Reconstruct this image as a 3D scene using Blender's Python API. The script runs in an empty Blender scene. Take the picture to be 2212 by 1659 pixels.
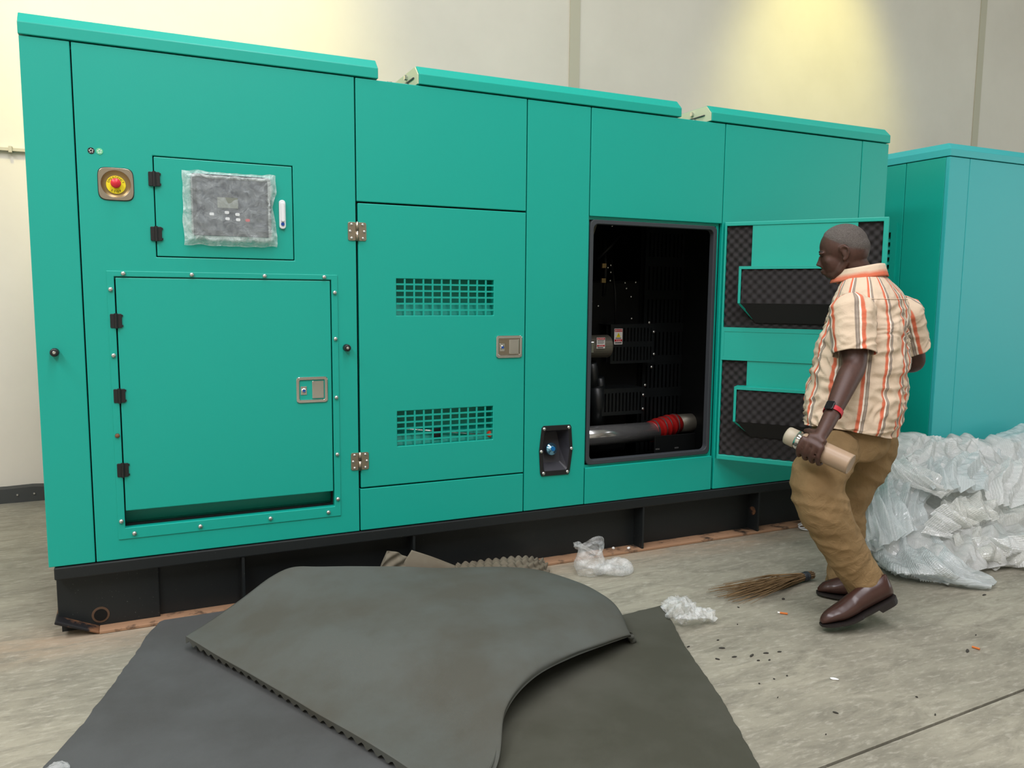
import bpy, bmesh, math, random
from mathutils import Vector, Matrix, noise
random.seed(7)
sc = bpy.context.scene
C = sc.collection
# ---------------------------------------------------------------- camera
RX = ((0.90501471, -0.03906075, 0.42358308), (-0.42528557, -0.10409452, 0.89905312), (0.00897499, -0.99380007, -0.11081905))
CAMZ = 1.45
FPX = 1725.55
cam = bpy.data.cameras.new('camera'); cam.sensor_fit = 'HORIZONTAL'; cam.sensor_width = 36.0
cam.lens = FPX / 2212 * 36.0; cam.clip_start = 0.05; cam.clip_end = 100
camo = bpy.data.objects.new('camera', cam); C.objects.link(camo)
m = Matrix(((RX[0][0], -RX[0][1], -RX[0][2], 0), (RX[1][0], -RX[1][1], -RX[1][2], 0), (RX[2][0], -RX[2][1], -RX[2][2], CAMZ), (0, 0, 0, 1)))
camo.matrix_world = m
sc.camera = camo
# ---------------------------------------------------------------- light
w = bpy.data.worlds.new('world'); sc.world = w; w.use_nodes = True
w.node_tree.nodes['Background'].inputs[0].default_value = (0.85, 0.93, 1.0, 1)
w.node_tree.nodes['Background'].inputs[1].default_value = 0.25
sc.view_settings.view_transform = 'Standard'; sc.view_settings.look = 'None'
sc.view_settings.gamma = 1.0; sc.view_settings.use_curve_mapping = False
sc.view_settings.exposure = 0.0
sc.cycles.max_bounces = 8; sc.cycles.diffuse_bounces = 3; sc.cycles.glossy_bounces = 2; sc.cycles.transparent_max_bounces = 10
sc.cycles.use_adaptive_sampling = True; sc.cycles.adaptive_threshold = 0.045; sc.cycles.use_denoising = True
def area(name, loc, sx, sy, power, col, target=None):
    l = bpy.data.lights.new(name, 'AREA'); l.shape = 'RECTANGLE'; l.size = sx; l.size_y = sy; l.energy = power; l.color = col
    o = bpy.data.objects.new(name, l); C.objects.link(o); o.location = loc
    if target is not None:
        o.rotation_euler = (Vector(target) - Vector(loc)).to_track_quat('-Z', 'Y').to_euler()
    return o
# roof lights of the hall (long translucent strips across the roof)
for i, x in enumerate((-4.5, 1.0, 8.5)):
    area('roof_light', (x, -1.0, 7.7), 1.6, 9.0, (860, 590, 150)[i], (1.0, 0.985, 1.03))
# wide gate of the hall, open to daylight far off to the right front
area('gate_daylight', (13.6, -2.0, 2.6), 5.0, 4.6, 170, (0.78, 0.93, 1.0), (4.0, 3.0, 1.0))
# two warm lamps hanging high in the gap between the canopies and the back wall
def spot(name, loc, target, power, col, size, blend, r=0.25):
    l = bpy.data.lights.new(name, 'SPOT'); l.energy = power; l.color = col; l.spot_size = math.radians(size); l.spot_blend = blend; l.shadow_soft_size = r
    o = bpy.data.objects.new(name, l); C.objects.link(o); o.location = loc
    o.rotation_euler = (Vector(target) - Vector(loc)).to_track_quat('-Z', 'Y').to_euler()
spot('warm_lamp', (-0.9, 3.8, 6.8), (0.0, 6.4, 4.05), 1300, (1.0, 0.91, 0.34), 47, 0.8)
spot('warm_lamp', (6.3, 4.4, 6.6), (6.4, 6.4, 3.3), 540, (1.0, 0.90, 0.26), 48, 0.9)
# ---------------------------------------------------------------- helpers
def P(px, py, Y):
    c = (px - 1106.0, py - 829.5, FPX)
    r = [sum(RX[i][k] * c[k] for k in range(3)) for i in range(3)]
    t = Y / r[1]
    return Vector((r[0] * t, Y, CAMZ + r[2] * t))
def G(px, py, z=0.0):
    c = (px - 1106.0, py - 829.5, FPX)
    r = [sum(RX[i][k] * c[k] for k in range(3)) for i in range(3)]
    t = (z - CAMZ) / r[2]
    return Vector((r[0] * t, r[1] * t, z))
def PX(px, py, X):
    c = (px - 1106.0, py - 829.5, FPX)
    r = [sum(RX[i][k] * c[k] for k in range(3)) for i in range(3)]
    t = X / r[0]
    return Vector((X, r[1] * t, CAMZ + r[2] * t))
def lin(r, g, b):
    return tuple(((v / 255) / 12.92 if v / 255 <= 0.04045 else ((v / 255 + 0.055) / 1.055) ** 2.4) for v in (r, g, b)) + (1,)
class NT:
    def __init__(s, name):
        s.m = bpy.data.materials.new(name); s.m.use_nodes = True
        s.t = s.m.node_tree; s.b = s.t.nodes['Principled BSDF']
    def n(s, typ, **k):
        x = s.t.nodes.new(typ)
        for a, v in k.items():
            if a.startswith('i_'): x.inputs[a[2:].replace('_', ' ')].default_value = v
            else: setattr(x, a, v)
        return x
    def l(s, a, b): s.t.links.new(a, b)
    def obj(s): return s.n('ShaderNodeTexCoord').outputs['Object']
    def noise(s, scale, detail=4, rough=0.55, vec=None, dist=0.0):
        x = s.n('ShaderNodeTexNoise'); x.inputs['Scale'].default_value = scale; x.inputs['Detail'].default_value = detail
        x.inputs['Roughness'].default_value = rough; x.inputs['Distortion'].default_value = dist
        s.l(vec or s.obj(), x.inputs['Vector']); return x
    def ramp(s, fac, stops):
        r = s.n('ShaderNodeValToRGB'); e = r.color_ramp.elements
        while len(e) < len(stops): e.new(0.5)
        for q, (p, c) in zip(e, stops): q.position = p; q.color = c if len(c) == 4 else (*c, 1)
        s.l(fac, r.inputs[0]); return r.outputs[0]
    def mix(s, fac, a, b, blend='MIX'):
        x = s.n('ShaderNodeMix', data_type='RGBA', blend_type=blend)
        for sock, v in ((0, fac), (6, a), (7, b)):
            if isinstance(v, (int, float)): x.inputs[sock].default_value = v
            elif isinstance(v, tuple): x.inputs[sock].default_value = v
            else: s.l(v, x.inputs[sock])
        return x.outputs[2]
    def math(s, op, a, b=None):
        x = s.n('ShaderNodeMath', operation=op)
        for k, v in ((0, a), (1, b)):
            if v is None: continue
            if isinstance(v, (int, float)): x.inputs[k].default_value = v
            else: s.l(v, x.inputs[k])
        return x.outputs[0]
    def bump(s, h, strength=0.2, dist=0.01):
        x = s.n('ShaderNodeBump'); x.inputs['Strength'].default_value = strength; x.inputs['Distance'].default_value = dist
        s.l(h, x.inputs['Height']); s.l(x.outputs[0], s.b.inputs['Normal']); return x
    def set(s, col=None, rough=None, metal=None, spec=None, **k):
        if col is not None:
            if isinstance(col, tuple): s.b.inputs['Base Color'].default_value = col
            else: s.l(col, s.b.inputs['Base Color'])
        if rough is not None:
            if isinstance(rough, (int, float)): s.b.inputs['Roughness'].default_value = rough
            else: s.l(rough, s.b.inputs['Roughness'])
        if metal is not None: s.b.inputs['Metallic'].default_value = metal
        if spec is not None: s.b.inputs['Specular IOR Level'].default_value = spec
        for a, v in k.items(): s.b.inputs[a.replace('_', ' ')].default_value = v
        return s.m
def simple(name, rgb, rough=0.5, metal=0.0, spec=0.5, bumpscale=None, bumpstr=0.1, var=0.0):
    t = NT(name); col = lin(*rgb)
    if var:
        n = t.noise(9, 4); col = t.mix(t.math('MULTIPLY', n.outputs[0], var), col, tuple(c * 0.45 for c in col[:3]) + (1,))
    if bumpscale: t.bump(t.noise(bumpscale, 3).outputs[0], bumpstr, 0.002)
    return t.set(col, rough, metal, spec)
def paint(name, rgb, rough=0.42, scuff=0.25):
    t = NT(name); c = lin(*rgb)
    n1 = t.noise(1.3, 4, 0.6); n2 = t.noise(420, 2, 0.6)
    col = t.mix(t.math('MULTIPLY', n1.outputs[0], scuff), c, tuple(x * 0.82 for x in c[:3]) + (1,))
    t.bump(n2.outputs[0], 0.09, 0.002)
    return t.set(col, rough, 0.0, 0.5)
M = {}
M['teal'] = paint('teal_powder_coat', (6, 163, 145))
M['teal2'] = paint('teal_powder_coat_daylit', (52, 178, 178), 0.45)  # paler, bluer teal: daylight on the second canopy's front and roof put into the colour
M['teal_in'] = simple('teal_inner', (20, 110, 88), 0.5)
M['black'] = simple('black_paint', (22, 25, 26), 0.38, spec=0.4, bumpscale=60, bumpstr=0.05)
M['dark'] = simple('interior_black', (14, 16, 16), 0.5, spec=0.25)
M['blackpl'] = simple('black_plastic', (20, 21, 22), 0.45)
M['rubber'] = simple('grey_rubber', (52, 56, 60), 0.6)
M['steel'] = simple('brushed_steel', (168, 158, 142), 0.32, 1.0, bumpscale=300, bumpstr=0.05)
M['chrome'] = simple('chrome', (215, 215, 212), 0.1, 1.0)
M['zinc'] = simple('zinc_bolt', (205, 205, 200), 0.25, 0.9)
M['cream'] = simple('cream_bracket', (196, 204, 172), 0.5)
M['white'] = simple('white_enamel', (225, 228, 228), 0.3)
M['red'] = simple('red_plastic', (205, 35, 50), 0.35)
M['yellow'] = simple('yellow_print', (235, 215, 20), 0.5)
M['ink'] = simple('black_ink', (15, 15, 15), 0.6)
M['paper'] = simple('label_white', (225, 222, 218), 0.5)
M['redprint'] = simple('red_print', (190, 25, 40), 0.5)
M['blue'] = simple('blue_core', (20, 70, 150), 0.3)
M['orange'] = simple('orange_plastic', (235, 70, 30), 0.4)
M['redhose'] = simple('red_silicone_hose', (150, 22, 20), 0.4)
M['greymetal'] = simple('grey_cast_metal', (120, 116, 104), 0.45, 0.6)
M['greenbadge'] = simple('green_badge', (110, 205, 150), 0.45)
def rusty(name, base, rust, thr, rough=0.6):
    t = NT(name); n = t.noise(7, 6, 0.65)
    f = t.ramp(n.outputs[0], [(thr - 0.06, (0, 0, 0, 1)), (thr + 0.06, (1, 1, 1, 1))])
    return t.set(t.mix(f, lin(*base), lin(*rust)), rough, 0, 0.3)
M['flange'] = rusty('rusty_dusty_flange', (52, 44, 38), (156, 122, 94), 0.42)
M['rustlip'] = rusty('rusty_lip', (28, 28, 30), (120, 84, 58), 0.5)
def scratched():
    t = NT('black_skid_paint'); v = t.obj()
    mp = t.n('ShaderNodeMapping'); mp.inputs['Rotation'].default_value = (0.3, 0.5, 0.2); mp.inputs['Scale'].default_value = (30, 30, 240); t.l(v, mp.inputs[0])
    n = t.noise(1.0, 6, 0.75, mp.outputs[0], 0.6); n2 = t.noise(150, 2)
    f = t.ramp(n.outputs[0], [(0.70, (0, 0, 0, 1)), (0.76, (1, 1, 1, 1))])
    f2 = t.ramp(n2.outputs[0], [(0.72, (0, 0, 0, 1)), (0.75, (1, 1, 1, 1))])
    f3 = t.math('MULTIPLY', t.math('MAXIMUM', t.math('MULTIPLY', f, 0.5), f2), 0.5)
    return t.set(t.mix(f3, lin(26, 30, 31), lin(140, 140, 135)), 0.42, 0, 0.4)
M['skid'] = scratched()
def foam(name, rgb, rgb2):
    t = NT(name); a = t.noise(2.2, 5, 0.6); b = t.noise(700, 2)
    c = t.mix(t.ramp(a.outputs[0], [(0.40, (0, 0, 0, 1)), (0.62, (1, 1, 1, 1))]), lin(*rgb), lin(*rgb2))
    c = t.mix(t.math('MULTIPLY', b.outputs[0], 0.35), c, lin(*[int(x * 0.7) for x in rgb]))
    t.bump(b.outputs[0], 0.25, 0.002)
    return t.set(c, 0.95, 0, 0.12)
M['foamtop'] = foam('grey_foam', (90, 93, 88), (83, 82, 74))
M['foamlow'] = foam('grey_foam_blueish', (85, 87, 86), (76, 77, 75))
M['foamright'] = foam('grey_foam_olive', (80, 80, 71), (70, 70, 60))
M['foamtan'] = foam('tan_grey_foam', (118, 112, 98), (100, 92, 78))
M['foamdark'] = simple('charcoal_acoustic_foam', (52, 50, 50), 0.95, spec=0.1)
# mesh builder --------------------------------------------------
class MB:
    def __init__(s): s.v = []; s.f = []; s.uv = []
    def add(s, v, f):
        o = len(s.v); s.v += [tuple(x) for x in v]; s.f += [tuple(i + o for i in q) for q in f]; return s
    def box(s, x0, x1, y0, y1, z0, z1):
        return s.add([(x0, y0, z0), (x1, y0, z0), (x1, y1, z0), (x0, y1, z0), (x0, y0, z1), (x1, y0, z1), (x1, y1, z1), (x0, y1, z1)],
                     [(0, 3, 2, 1), (4, 5, 6, 7), (0, 1, 5, 4), (1, 2, 6, 5), (2, 3, 7, 6), (3, 0, 4, 7)])
    def prism(s, pts, axis, a0, a1):      # pts 2-D outline (ccw), extruded on axis
        def mk(p, a): return {'x': (a, p[0], p[1]), 'y': (p[0], a, p[1]), 'z': (p[0], p[1], a)}[axis]
        n = len(pts); v = [mk(p, a0) for p in pts] + [mk(p, a1) for p in pts]
        f = [tuple(range(n))[::-1], tuple(range(n, 2 * n))] + [(i, (i + 1) % n, n + (i + 1) % n, n + i) for i in range(n)]
        return s.add(v, f)
    def tube(s, path, radii, seg=12, cap=True):
        path = [Vector(p) for p in path]
        if not hasattr(radii, '__len__'): radii = [radii] * len(path)
        v = []; f = []; ref = None
        for i, p in enumerate(path):
            d = (path[min(i + 1, len(path) - 1)] - path[max(i - 1, 0)])
            d = d.normalized() if d.length > 1e-9 else Vector((0, 0, 1))
            if ref is None:
                ref = d.orthogonal().normalized()
            ref = (ref - d * ref.dot(d)); ref = ref.normalized() if ref.length > 1e-6 else d.orthogonal().normalized()
            b = d.cross(ref); r = radii[i]; ra, rb = r if hasattr(r, '__len__') else (r, r)
            v += [p + ref * (ra * math.cos(2 * math.pi * k / seg)) + b * (rb * math.sin(2 * math.pi * k / seg)) for k in range(seg)]
        for i in range(len(path) - 1):
            for k in range(seg):
                a = i * seg + k; b2 = i * seg + (k + 1) % seg
                f.append((a, b2, b2 + seg, a + seg))
        if cap: f += [tuple(range(seg))[::-1], tuple(range((len(path) - 1) * seg, len(path) * seg))]
        return s.add(v, f)
    def lathe(s, prof, origin, axis, seg=24):     # prof: (radius, height) pairs
        a = Vector(axis).normalized(); u = a.orthogonal().normalized(); w_ = a.cross(u); o = Vector(origin); v = []; f = []
        for r, h in prof:
            v += [o + a * h + (u * math.cos(2 * math.pi * k / seg) + w_ * math.sin(2 * math.pi * k / seg)) * max(r, 1e-5) for k in range(seg)]
        for i in range(len(prof) - 1):
            for k in range(seg):
                x = i * seg + k; y = i * seg + (k + 1) % seg; f.append((x, y, y + seg, x + seg))
        f += [tuple(range(seg))[::-1], tuple(range((len(prof) - 1) * seg, len(prof) * seg))]
        return s.add(v, f)
    def ell(s, c, r, axes=None, seg=16, rings=10):
        c = Vector(c); ax = axes or (Vector((1, 0, 0)), Vector((0, 1, 0)), Vector((0, 0, 1))); v = []; f = []
        for i in range(rings + 1):
            th = math.pi * i / rings
            for k in range(seg):
                ph = 2 * math.pi * k / seg
                d = (math.sin(th) * math.cos(ph), math.sin(th) * math.sin(ph), math.cos(th))
                v.append(c + ax[0] * (d[0] * r[0]) + ax[1] * (d[1] * r[1]) + ax[2] * (d[2] * r[2]))
        for i in range(rings):
            for k in range(seg):
                a = i * seg + k; b = i * seg + (k + 1) % seg; f.append((a, a + seg, b + seg, b))
        return s.add(v, f)
    def plate(s, x0, x1, z0, z1, y0, y1, holes=()):   # upright sheet with rectangular cut-outs
        xs = sorted({x0, x1, *[h[0] for h in holes], *[h[1] for h in holes]}); zs = sorted({z0, z1, *[h[2] for h in holes], *[h[3] for h in holes]})
        nx, nz = len(xs), len(zs)
        def solid(i, k):
            if i < 0 or k < 0 or i >= nx - 1 or k >= nz - 1: return False
            cx, cz = (xs[i] + xs[i + 1]) / 2, (zs[k] + zs[k + 1]) / 2
            return not any(h[0] < cx < h[1] and h[2] < cz < h[3] for h in holes)
        v = [(x, y, z) for y in (y0, y1) for z in zs for x in xs]; N = nx * nz; f = []
        ix = lambda i, k, b: b * N + k * nx + i
        for k in range(nz - 1):
            for i in range(nx - 1):
                if not solid(i, k): continue
                f.append((ix(i, k, 0), ix(i + 1, k, 0), ix(i + 1, k + 1, 0), ix(i, k + 1, 0)))
                f.append((ix(i, k, 1), ix(i, k + 1, 1), ix(i + 1, k + 1, 1), ix(i + 1, k, 1)))
                if not solid(i, k - 1): f.append((ix(i, k, 0), ix(i, k, 1), ix(i + 1, k, 1), ix(i + 1, k, 0)))
                if not solid(i, k + 1): f.append((ix(i, k + 1, 0), ix(i + 1, k + 1, 0), ix(i + 1, k + 1, 1), ix(i, k + 1, 1)))
                if not solid(i - 1, k): f.append((ix(i, k, 0), ix(i, k + 1, 0), ix(i, k + 1, 1), ix(i, k, 1)))
                if not solid(i + 1, k): f.append((ix(i + 1, k, 0), ix(i + 1, k, 1), ix(i + 1, k + 1, 1), ix(i + 1, k + 1, 0)))
        used = sorted({i for q in f for i in q}); mp = {o: n for n, o in enumerate(used)}
        return s.add([v[i] for i in used], [tuple(mp[i] for i in q) for q in f])
    def build(s, name, mat, parent=None, xf=None, bevel=0, smooth=False, loc=None, seg=2):
        me = bpy.data.meshes.new(name)
        v = [tuple(xf @ Vector(p)) for p in s.v] if xf is not None else s.v
        me.from_pydata(v, [], s.f); me.materials.append(M[mat] if isinstance(mat, str) else mat)
        me.validate(); me.update()
        if smooth: me.polygons.foreach_set('use_smooth', [True] * len(me.polygons))
        o = bpy.data.objects.new(name, me); C.objects.link(o)
        if bevel:
            b = o.modifiers.new('edge', 'BEVEL'); b.width = bevel; b.segments = seg; b.limit_method = 'ANGLE'; b.angle_limit = math.radians(40)
        if loc is not None: o.location = loc
        put(o, parent)
        return o
def put(o, parent):
    if parent is None: return
    o.parent = parent; mm = Matrix.Identity(4); p = parent
    while p is not None:
        mm = mm @ Matrix.Translation(-p.location); p = p.parent
    o.matrix_parent_inverse = Matrix.Translation(-wloc(parent))
def wloc(o):   # all parents are translated only, with inverses that keep children in world coordinates
    return Vector(o.location)
def inst(src, name, loc, parent):
    o = bpy.data.objects.new(name, src.data); C.objects.link(o)
    for md in src.modifiers:
        n = o.modifiers.new(md.name, md.type)
        if md.type == 'BEVEL': n.width = md.width; n.segments = md.segments; n.limit_method = 'ANGLE'; n.angle_limit = md.angle_limit
    o.location = loc; put(o, parent); return o
def tag(o, label=None, cat=None, group=None, kind=None):
    if label: o['label'] = label
    if cat: o['category'] = cat
    if group: o['group'] = group
    if kind: o['kind'] = kind
    return o
def thing(name, loc, label, cat, group=None):
    o = bpy.data.objects.new(name, None); C.objects.link(o); o.location = loc; o.empty_display_size = 0.1
    return tag(o, label, cat, group)
def mods(o, voxel=None, smooth=0, factor=0.5, sub=0):
    if voxel:
        r = o.modifiers.new('remesh', 'REMESH'); r.mode = 'VOXEL'; r.voxel_size = voxel; r.use_smooth_shade = True
    if smooth:
        q = o.modifiers.new('smooth', 'SMOOTH'); q.iterations = smooth; q.factor = factor
    if sub:
        q = o.modifiers.new('sub', 'SUBSURF'); q.levels = sub; q.render_levels = sub
    return o
_tc = {}
def glyph(ch, size):
    cu = bpy.data.curves.new('t', 'FONT'); cu.body = ch; cu.size = size; cu.align_x = 'CENTER'; cu.align_y = 'CENTER'; cu.resolution_u = 2
    o = bpy.data.objects.new('t', cu); C.objects.link(o); bpy.context.view_layer.update()
    me = bpy.data.meshes.new_from_object(o.evaluated_get(bpy.context.evaluated_depsgraph_get()))
    v = [q.co.copy() for q in me.vertices]; f = [tuple(p.vertices) for p in me.polygons]
    bpy.data.objects.remove(o); bpy.data.curves.remove(cu); bpy.data.meshes.remove(me)
    return v, f
def text_on(mb, s, size, x, y, z, bold=0.0):      # text standing in the xz plane facing -y
    v, f = glyph(s, size); mb.add([(x + p.x, y, z + p.y) for p in v], f)
def rrect(x0, x1, z0, z1, r, n=5):
    pts = []
    for cx, cz, a0 in ((x1 - r, z0 + r, -90), (x1 - r, z1 - r, 0), (x0 + r, z1 - r, 90), (x0 + r, z0 + r, 180)):
        for i in range(n + 1):
            a = math.radians(a0 + 90 * i / n); pts.append((cx + r * math.cos(a), cz + r * math.sin(a)))
    return pts
def ring(outer, inner, y0, y1, mb=None):          # flat ring between two outlines of equal length, standing in xz
    mb = mb or MB(); n = len(outer)
    v = [(p[0], y, p[1]) for y in (y0, y1) for L in (outer, inner) for p in L]; f = []
    for i in range(n):
        j = (i + 1) % n
        f += [(i, j, n + j, n + i), (2 * n + i, 3 * n + i, 3 * n + j, 2 * n + j), (i, 2 * n + i, 2 * n + j, j), (n + i, n + j, 3 * n + j, 3 * n + i)]
    return mb.add(v, f)
# ---------------------------------------------------------------- the hall
def floor_mat():
    t = NT('stained_concrete'); v = t.obj()
    mp = t.n('ShaderNodeMapping'); mp.inputs['Rotation'].default_value = (0, 0, 0.35); mp.inputs['Scale'].default_value = (1.0, 3.2, 1.0); t.l(v, mp.inputs[0])
    n1 = t.noise(1.1, 6, 0.62, v); n2 = t.noise(3.5, 7, 0.7, mp.outputs[0], 0.8); n3 = t.noise(16, 6, 0.72, mp.outputs[0], 0.4); n4 = t.noise(240, 2, 0.6, v); n5 = t.noise(0.55, 3, 0.5, v)
    c = t.mix(t.ramp(n1.outputs[0], [(0.36, (0, 0, 0, 1)), (0.66, (1, 1, 1, 1))]), lin(156, 151, 134), lin(128, 124, 110))
    c = t.mix(t.ramp(n2.outputs[0], [(0.44, (0, 0, 0, 1)), (0.68, (0.75, 0.75, 0.75, 1))]), c, lin(112, 108, 95))
    c = t.mix(t.ramp(n3.outputs[0], [(0.52, (0, 0, 0, 1)), (0.72, (0.55, 0.55, 0.55, 1))]), c, lin(188, 183, 168))
    c = t.mix(t.ramp(n3.outputs[0], [(0.26, (0.6, 0.6, 0.6, 1)), (0.42, (0, 0, 0, 1))]), c, lin(98, 93, 82))
    # rust-brown dust swept along the foot of the machine skid
    sx = t.n('ShaderNodeSeparateXYZ'); t.l(v, sx.inputs[0])
    dy = t.math('ABSOLUTE', t.math('SUBTRACT', sx.outputs[1], 3.68))
    band = t.math('SUBTRACT', 1.0, t.math('MULTIPLY', dy, 4.0)); band = t.math('MAXIMUM', band, 0.0)
    band = t.math('MULTIPLY', band, t.ramp(n5.outputs[0], [(0.3, (0.15, 0.15, 0.15, 1)), (0.65, (0.7, 0.7, 0.7, 1))]))
    band = t.math('MULTIPLY', band, t.ramp(n2.outputs[0], [(0.3, (1, 1, 1, 1)), (0.62, (0.15, 0.15, 0.15, 1))]))
    c = t.mix(band, c, lin(164, 126, 92))
    t.bump(t.math('ADD', n4.outputs[0], n3.outputs[0]), 0.12, 0.004)
    return t.set(c, t.ramp(n2.outputs[0], [(0.3, (0.5, 0.5, 0.5, 1)), (0.7, (0.75, 0.75, 0.75, 1))]), 0, 0.35)
M['floor'] = floor_mat()
def wall_mat(name, rgb, rgb2):
    t = NT(name); n = t.noise(0.9, 5, 0.6); n2 = t.noise(14, 5, 0.7); n3 = t.noise(120, 2)
    c = t.mix(t.ramp(n.outputs[0], [(0.35, (0, 0, 0, 1)), (0.7, (1, 1, 1, 1))]), lin(*rgb), lin(*rgb2))
    c = t.mix(t.ramp(n2.outputs[0], [(0.70, (0, 0, 0, 1)), (0.8, (0.25, 0.25, 0.25, 1))]), c, lin(150, 140, 118))
    t.bump(n3.outputs[0], 0.05, 0.003)
    return t.set(c, 0.8, 0, 0.2)
M['wall'] = wall_mat('cream_plaster', (222, 215, 200), (213, 206, 191))
M['strip'] = simple('joint_strip', (190, 184, 162), 0.8)
M['kerb'] = simple('dark_kerb', (66, 68, 66), 0.8, bumpscale=40, bumpstr=0.3, var=0.5)
M['roofin'] = simple('roof_sheet_underside', (190, 190, 186), 0.7)
fl = MB()      # slab cut along the saw joint in front
ja, jb = G(1775, 1659), G(2212, 1490)
jd = (jb - ja).normalized(); jn = Vector((-jd.y, jd.x, 0)) * 0.006
A0, A1 = ja - jd * 12, ja + jd * 16
floor = MB().box(-9, 15, -9, 6.4, -0.2, -0.012).build('floor', simple('joint_dirt', (58, 50, 38), 0.95))
tag(floor, kind='structure')
def slab(side):
    n = jn * side
    a, b = A0 + n, A1 + n
    # polygon of the room rectangle on one side of the joint line
    rect = [Vector((-9, -9, 0)), Vector((15, -9, 0)), Vector((15, 6.4, 0)), Vector((-9, 6.4, 0))]
    nn = jn.normalized() * side; out = []
    for i in range(4):
        p, q = rect[i], rect[(i + 1) % 4]; dp, dq = (p - a).dot(nn), (q - a).dot(nn)
        if dp >= 0: out.append(p)
        if dp * dq < 0: out.append(p + (q - p) * (dp / (dp - dq)))
    mb = MB(); mb.prism([(p.x, p.y) for p in out], 'z', -0.03, 0.0)
    return mb.build('slab', 'floor', floor)
slab(1); slab(-1)
wb = MB().box(-9, 15, 6.4, 6.6, 0, 8).build('wall_back', 'wall'); tag(wb, kind='structure')
for x in (-1.8, 3.59, 8.96):
    MB().box(x - 0.05, x + 0.05, 6.388, 6.405, 0, 8).build('joint_strip', 'strip', wb)
tr = MB().box(-9, -0.2, 6.37, 6.4, 2.375, 2.395).build('trim_1', 'strip'); tag(tr, kind='structure')
MB().box(-0.72, -0.70, 6.36, 6.4, 2.365, 2.405).build('clip', 'strip', tr)
# dark kerb with a ragged top along the foot of the wall
kb = MB(); n = 60
pts = [(-9 + i * 9.4 / n, 0.10 + 0.012 * noise.noise((i * 0.9, 3, 1))) for i in range(n + 1)]
kb.prism([(-9, 0.0)] + [(0.4, 0.0)] + pts[::-1], 'y', 6.30, 6.4)
bs = kb.build('baseboard_back', 'kerb'); tag(bs, kind='structure')
for x in (-0.78, -0.68): MB().lathe([(0.008, 0), (0.006, 0.006)], (x, 6.30, 0.055), (0, -1, 0), 10).build('bolt', 'zinc', bs)
for nm, b in (('wall_left', (-9.2, -9, -9, 6.6, 0, 8)), ('wall_right', (15, 15.2, -9, 6.6, 0, 8)), ('wall_front', (-9.2, 15.2, -9.2, -9, 0, 8))):
    tag(MB().box(*b).build(nm, 'wall'), kind='structure')
tag(MB().box(-9.2, 15.2, -9.2, 6.6, 8, 8.2).build('ceiling', 'roofin'), kind='structure')
# ---------------------------------------------------------------- generator canopy in front
FY = 3.69
gen = thing('generator', (2.0, 4.5, 0), 'large teal generator canopy on black skid with one door standing open', 'generator')
T = 0.03
def panel(name, x0, x1, z0, z1, holes=(), mat='teal', y=FY, t=T):
    return MB().plate(x0, x1, z0, z1, y, y + t, holes).build(name, mat, gen, bevel=0.003)
# shell behind the panels
sh = MB()
sh.plate(-0.36, 4.355, 0.318, 2.40, FY + 0.034, FY + 0.05, [(-0.07, 0.81, 0.46, 1.5), (0.11, 0.64, 1.61, 1.99), (1.10, 1.66, 0.70, 0.91), (1.10, 1.66, 1.33, 1.54), (1.89, 2.10, 0.48, 0.78), (2.19, 3.045, 0.535, 1.85)])
sh.build('inner_frame', 'dark', gen)
MB().box(-0.355, -0.33, FY + 0.05, 5.35, 0.318, 2.40).build('end_panel', 'teal', gen)
MB().box(4.33, 4.355, FY + 0.05, 5.35, 0.318, 2.40).build('end_panel', 'teal', gen)
MB().box(-0.36, 4.36, 5.35, 5.38, 0.318, 2.41).build('rear_panel', 'teal', gen)
MB().box(-0.36, 4.36, FY + 0.032, 5.37, 2.40, 2.412).build('roof_panel', 'teal', gen)
panel('corner_panel', -0.363, -0.192, 0.316, 2.422)
panel('control_panel', -0.187, 0.936, 0.316, 2.421, [(0.090, 0.656, 1.594, 2.008), (-0.073, 0.818, 0.450, 1.511)])
panel('upper_panel', 0.942, 1.808, 1.872, 2.420)
panel('lower_panel', 0.942, 1.808, 0.317, 0.520)
panel('column_panel', 1.814, 2.177, 0.317, 2.419, [(1.915, 2.08, 0.51, 0.755)])
panel('upper_panel', 2.183, 3.056, 1.866, 2.419)
panel('lower_panel', 2.183, 3.046, 0.316, 0.517)
panel('side_panel', 3.062, 4.128, 0.316, 2.419)
panel('corner_panel', 4.134, 4.362, 0.316, 2.420)
# roof caps
def cap(x0, x1, brk):
    prof = [(FY - 0.006, 2.426), (FY - 0.006, 2.472), (FY + 0.04, 2.517), (5.30, 2.517), (5.36, 2.472), (5.36, 2.426)]
    c = MB().prism([(p[0], p[1]) for p in prof][::-1], 'x', x0, x1).build('roof_cap', 'teal', gen, bevel=0.003)
    if brk:
        e = MB().prism([(FY + 0.0, 2.428), (FY + 0.0, 2.470), (FY + 0.042, 2.513), (4.4, 2.513), (4.4, 2.428)][::-1], 'x', x0 - 0.006, x0 - 0.001).build('end_plate', 'cream', c)
        MB().tube([(x0 - 0.02, FY + 0.16, 2.49), (x0 + 0.01, FY + 0.16, 2.49)], 0.012, 6).build('bolt', 'zinc', c)
        MB().tube([(x0 - 0.03, FY + 0.13, 2.445), (x0 - 0.008, FY + 0.13, 2.445)], 0.010, 6).build('bolt', 'zinc', c)
        MB().box(x0 - 0.012, x0 - 0.006, FY + 0.05, FY + 0.5, 2.462, 2.467).build('fold_line', 'rubber', c)
    return c
cap(-0.365, 1.047, False); cap(1.243, 2.747, True); cap(2.955, 4.366, True)
MB().tube([(1.13, FY + 0.10, 2.41), (1.13, FY + 0.10, 2.445)], 0.014, 6).build('roof_bolt', 'zinc', gen)
MB().tube([(2.80, FY + 0.10, 2.41), (2.80, FY + 0.10, 2.44)], 0.014, 6).build('roof_bolt', 'zinc', gen)
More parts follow.
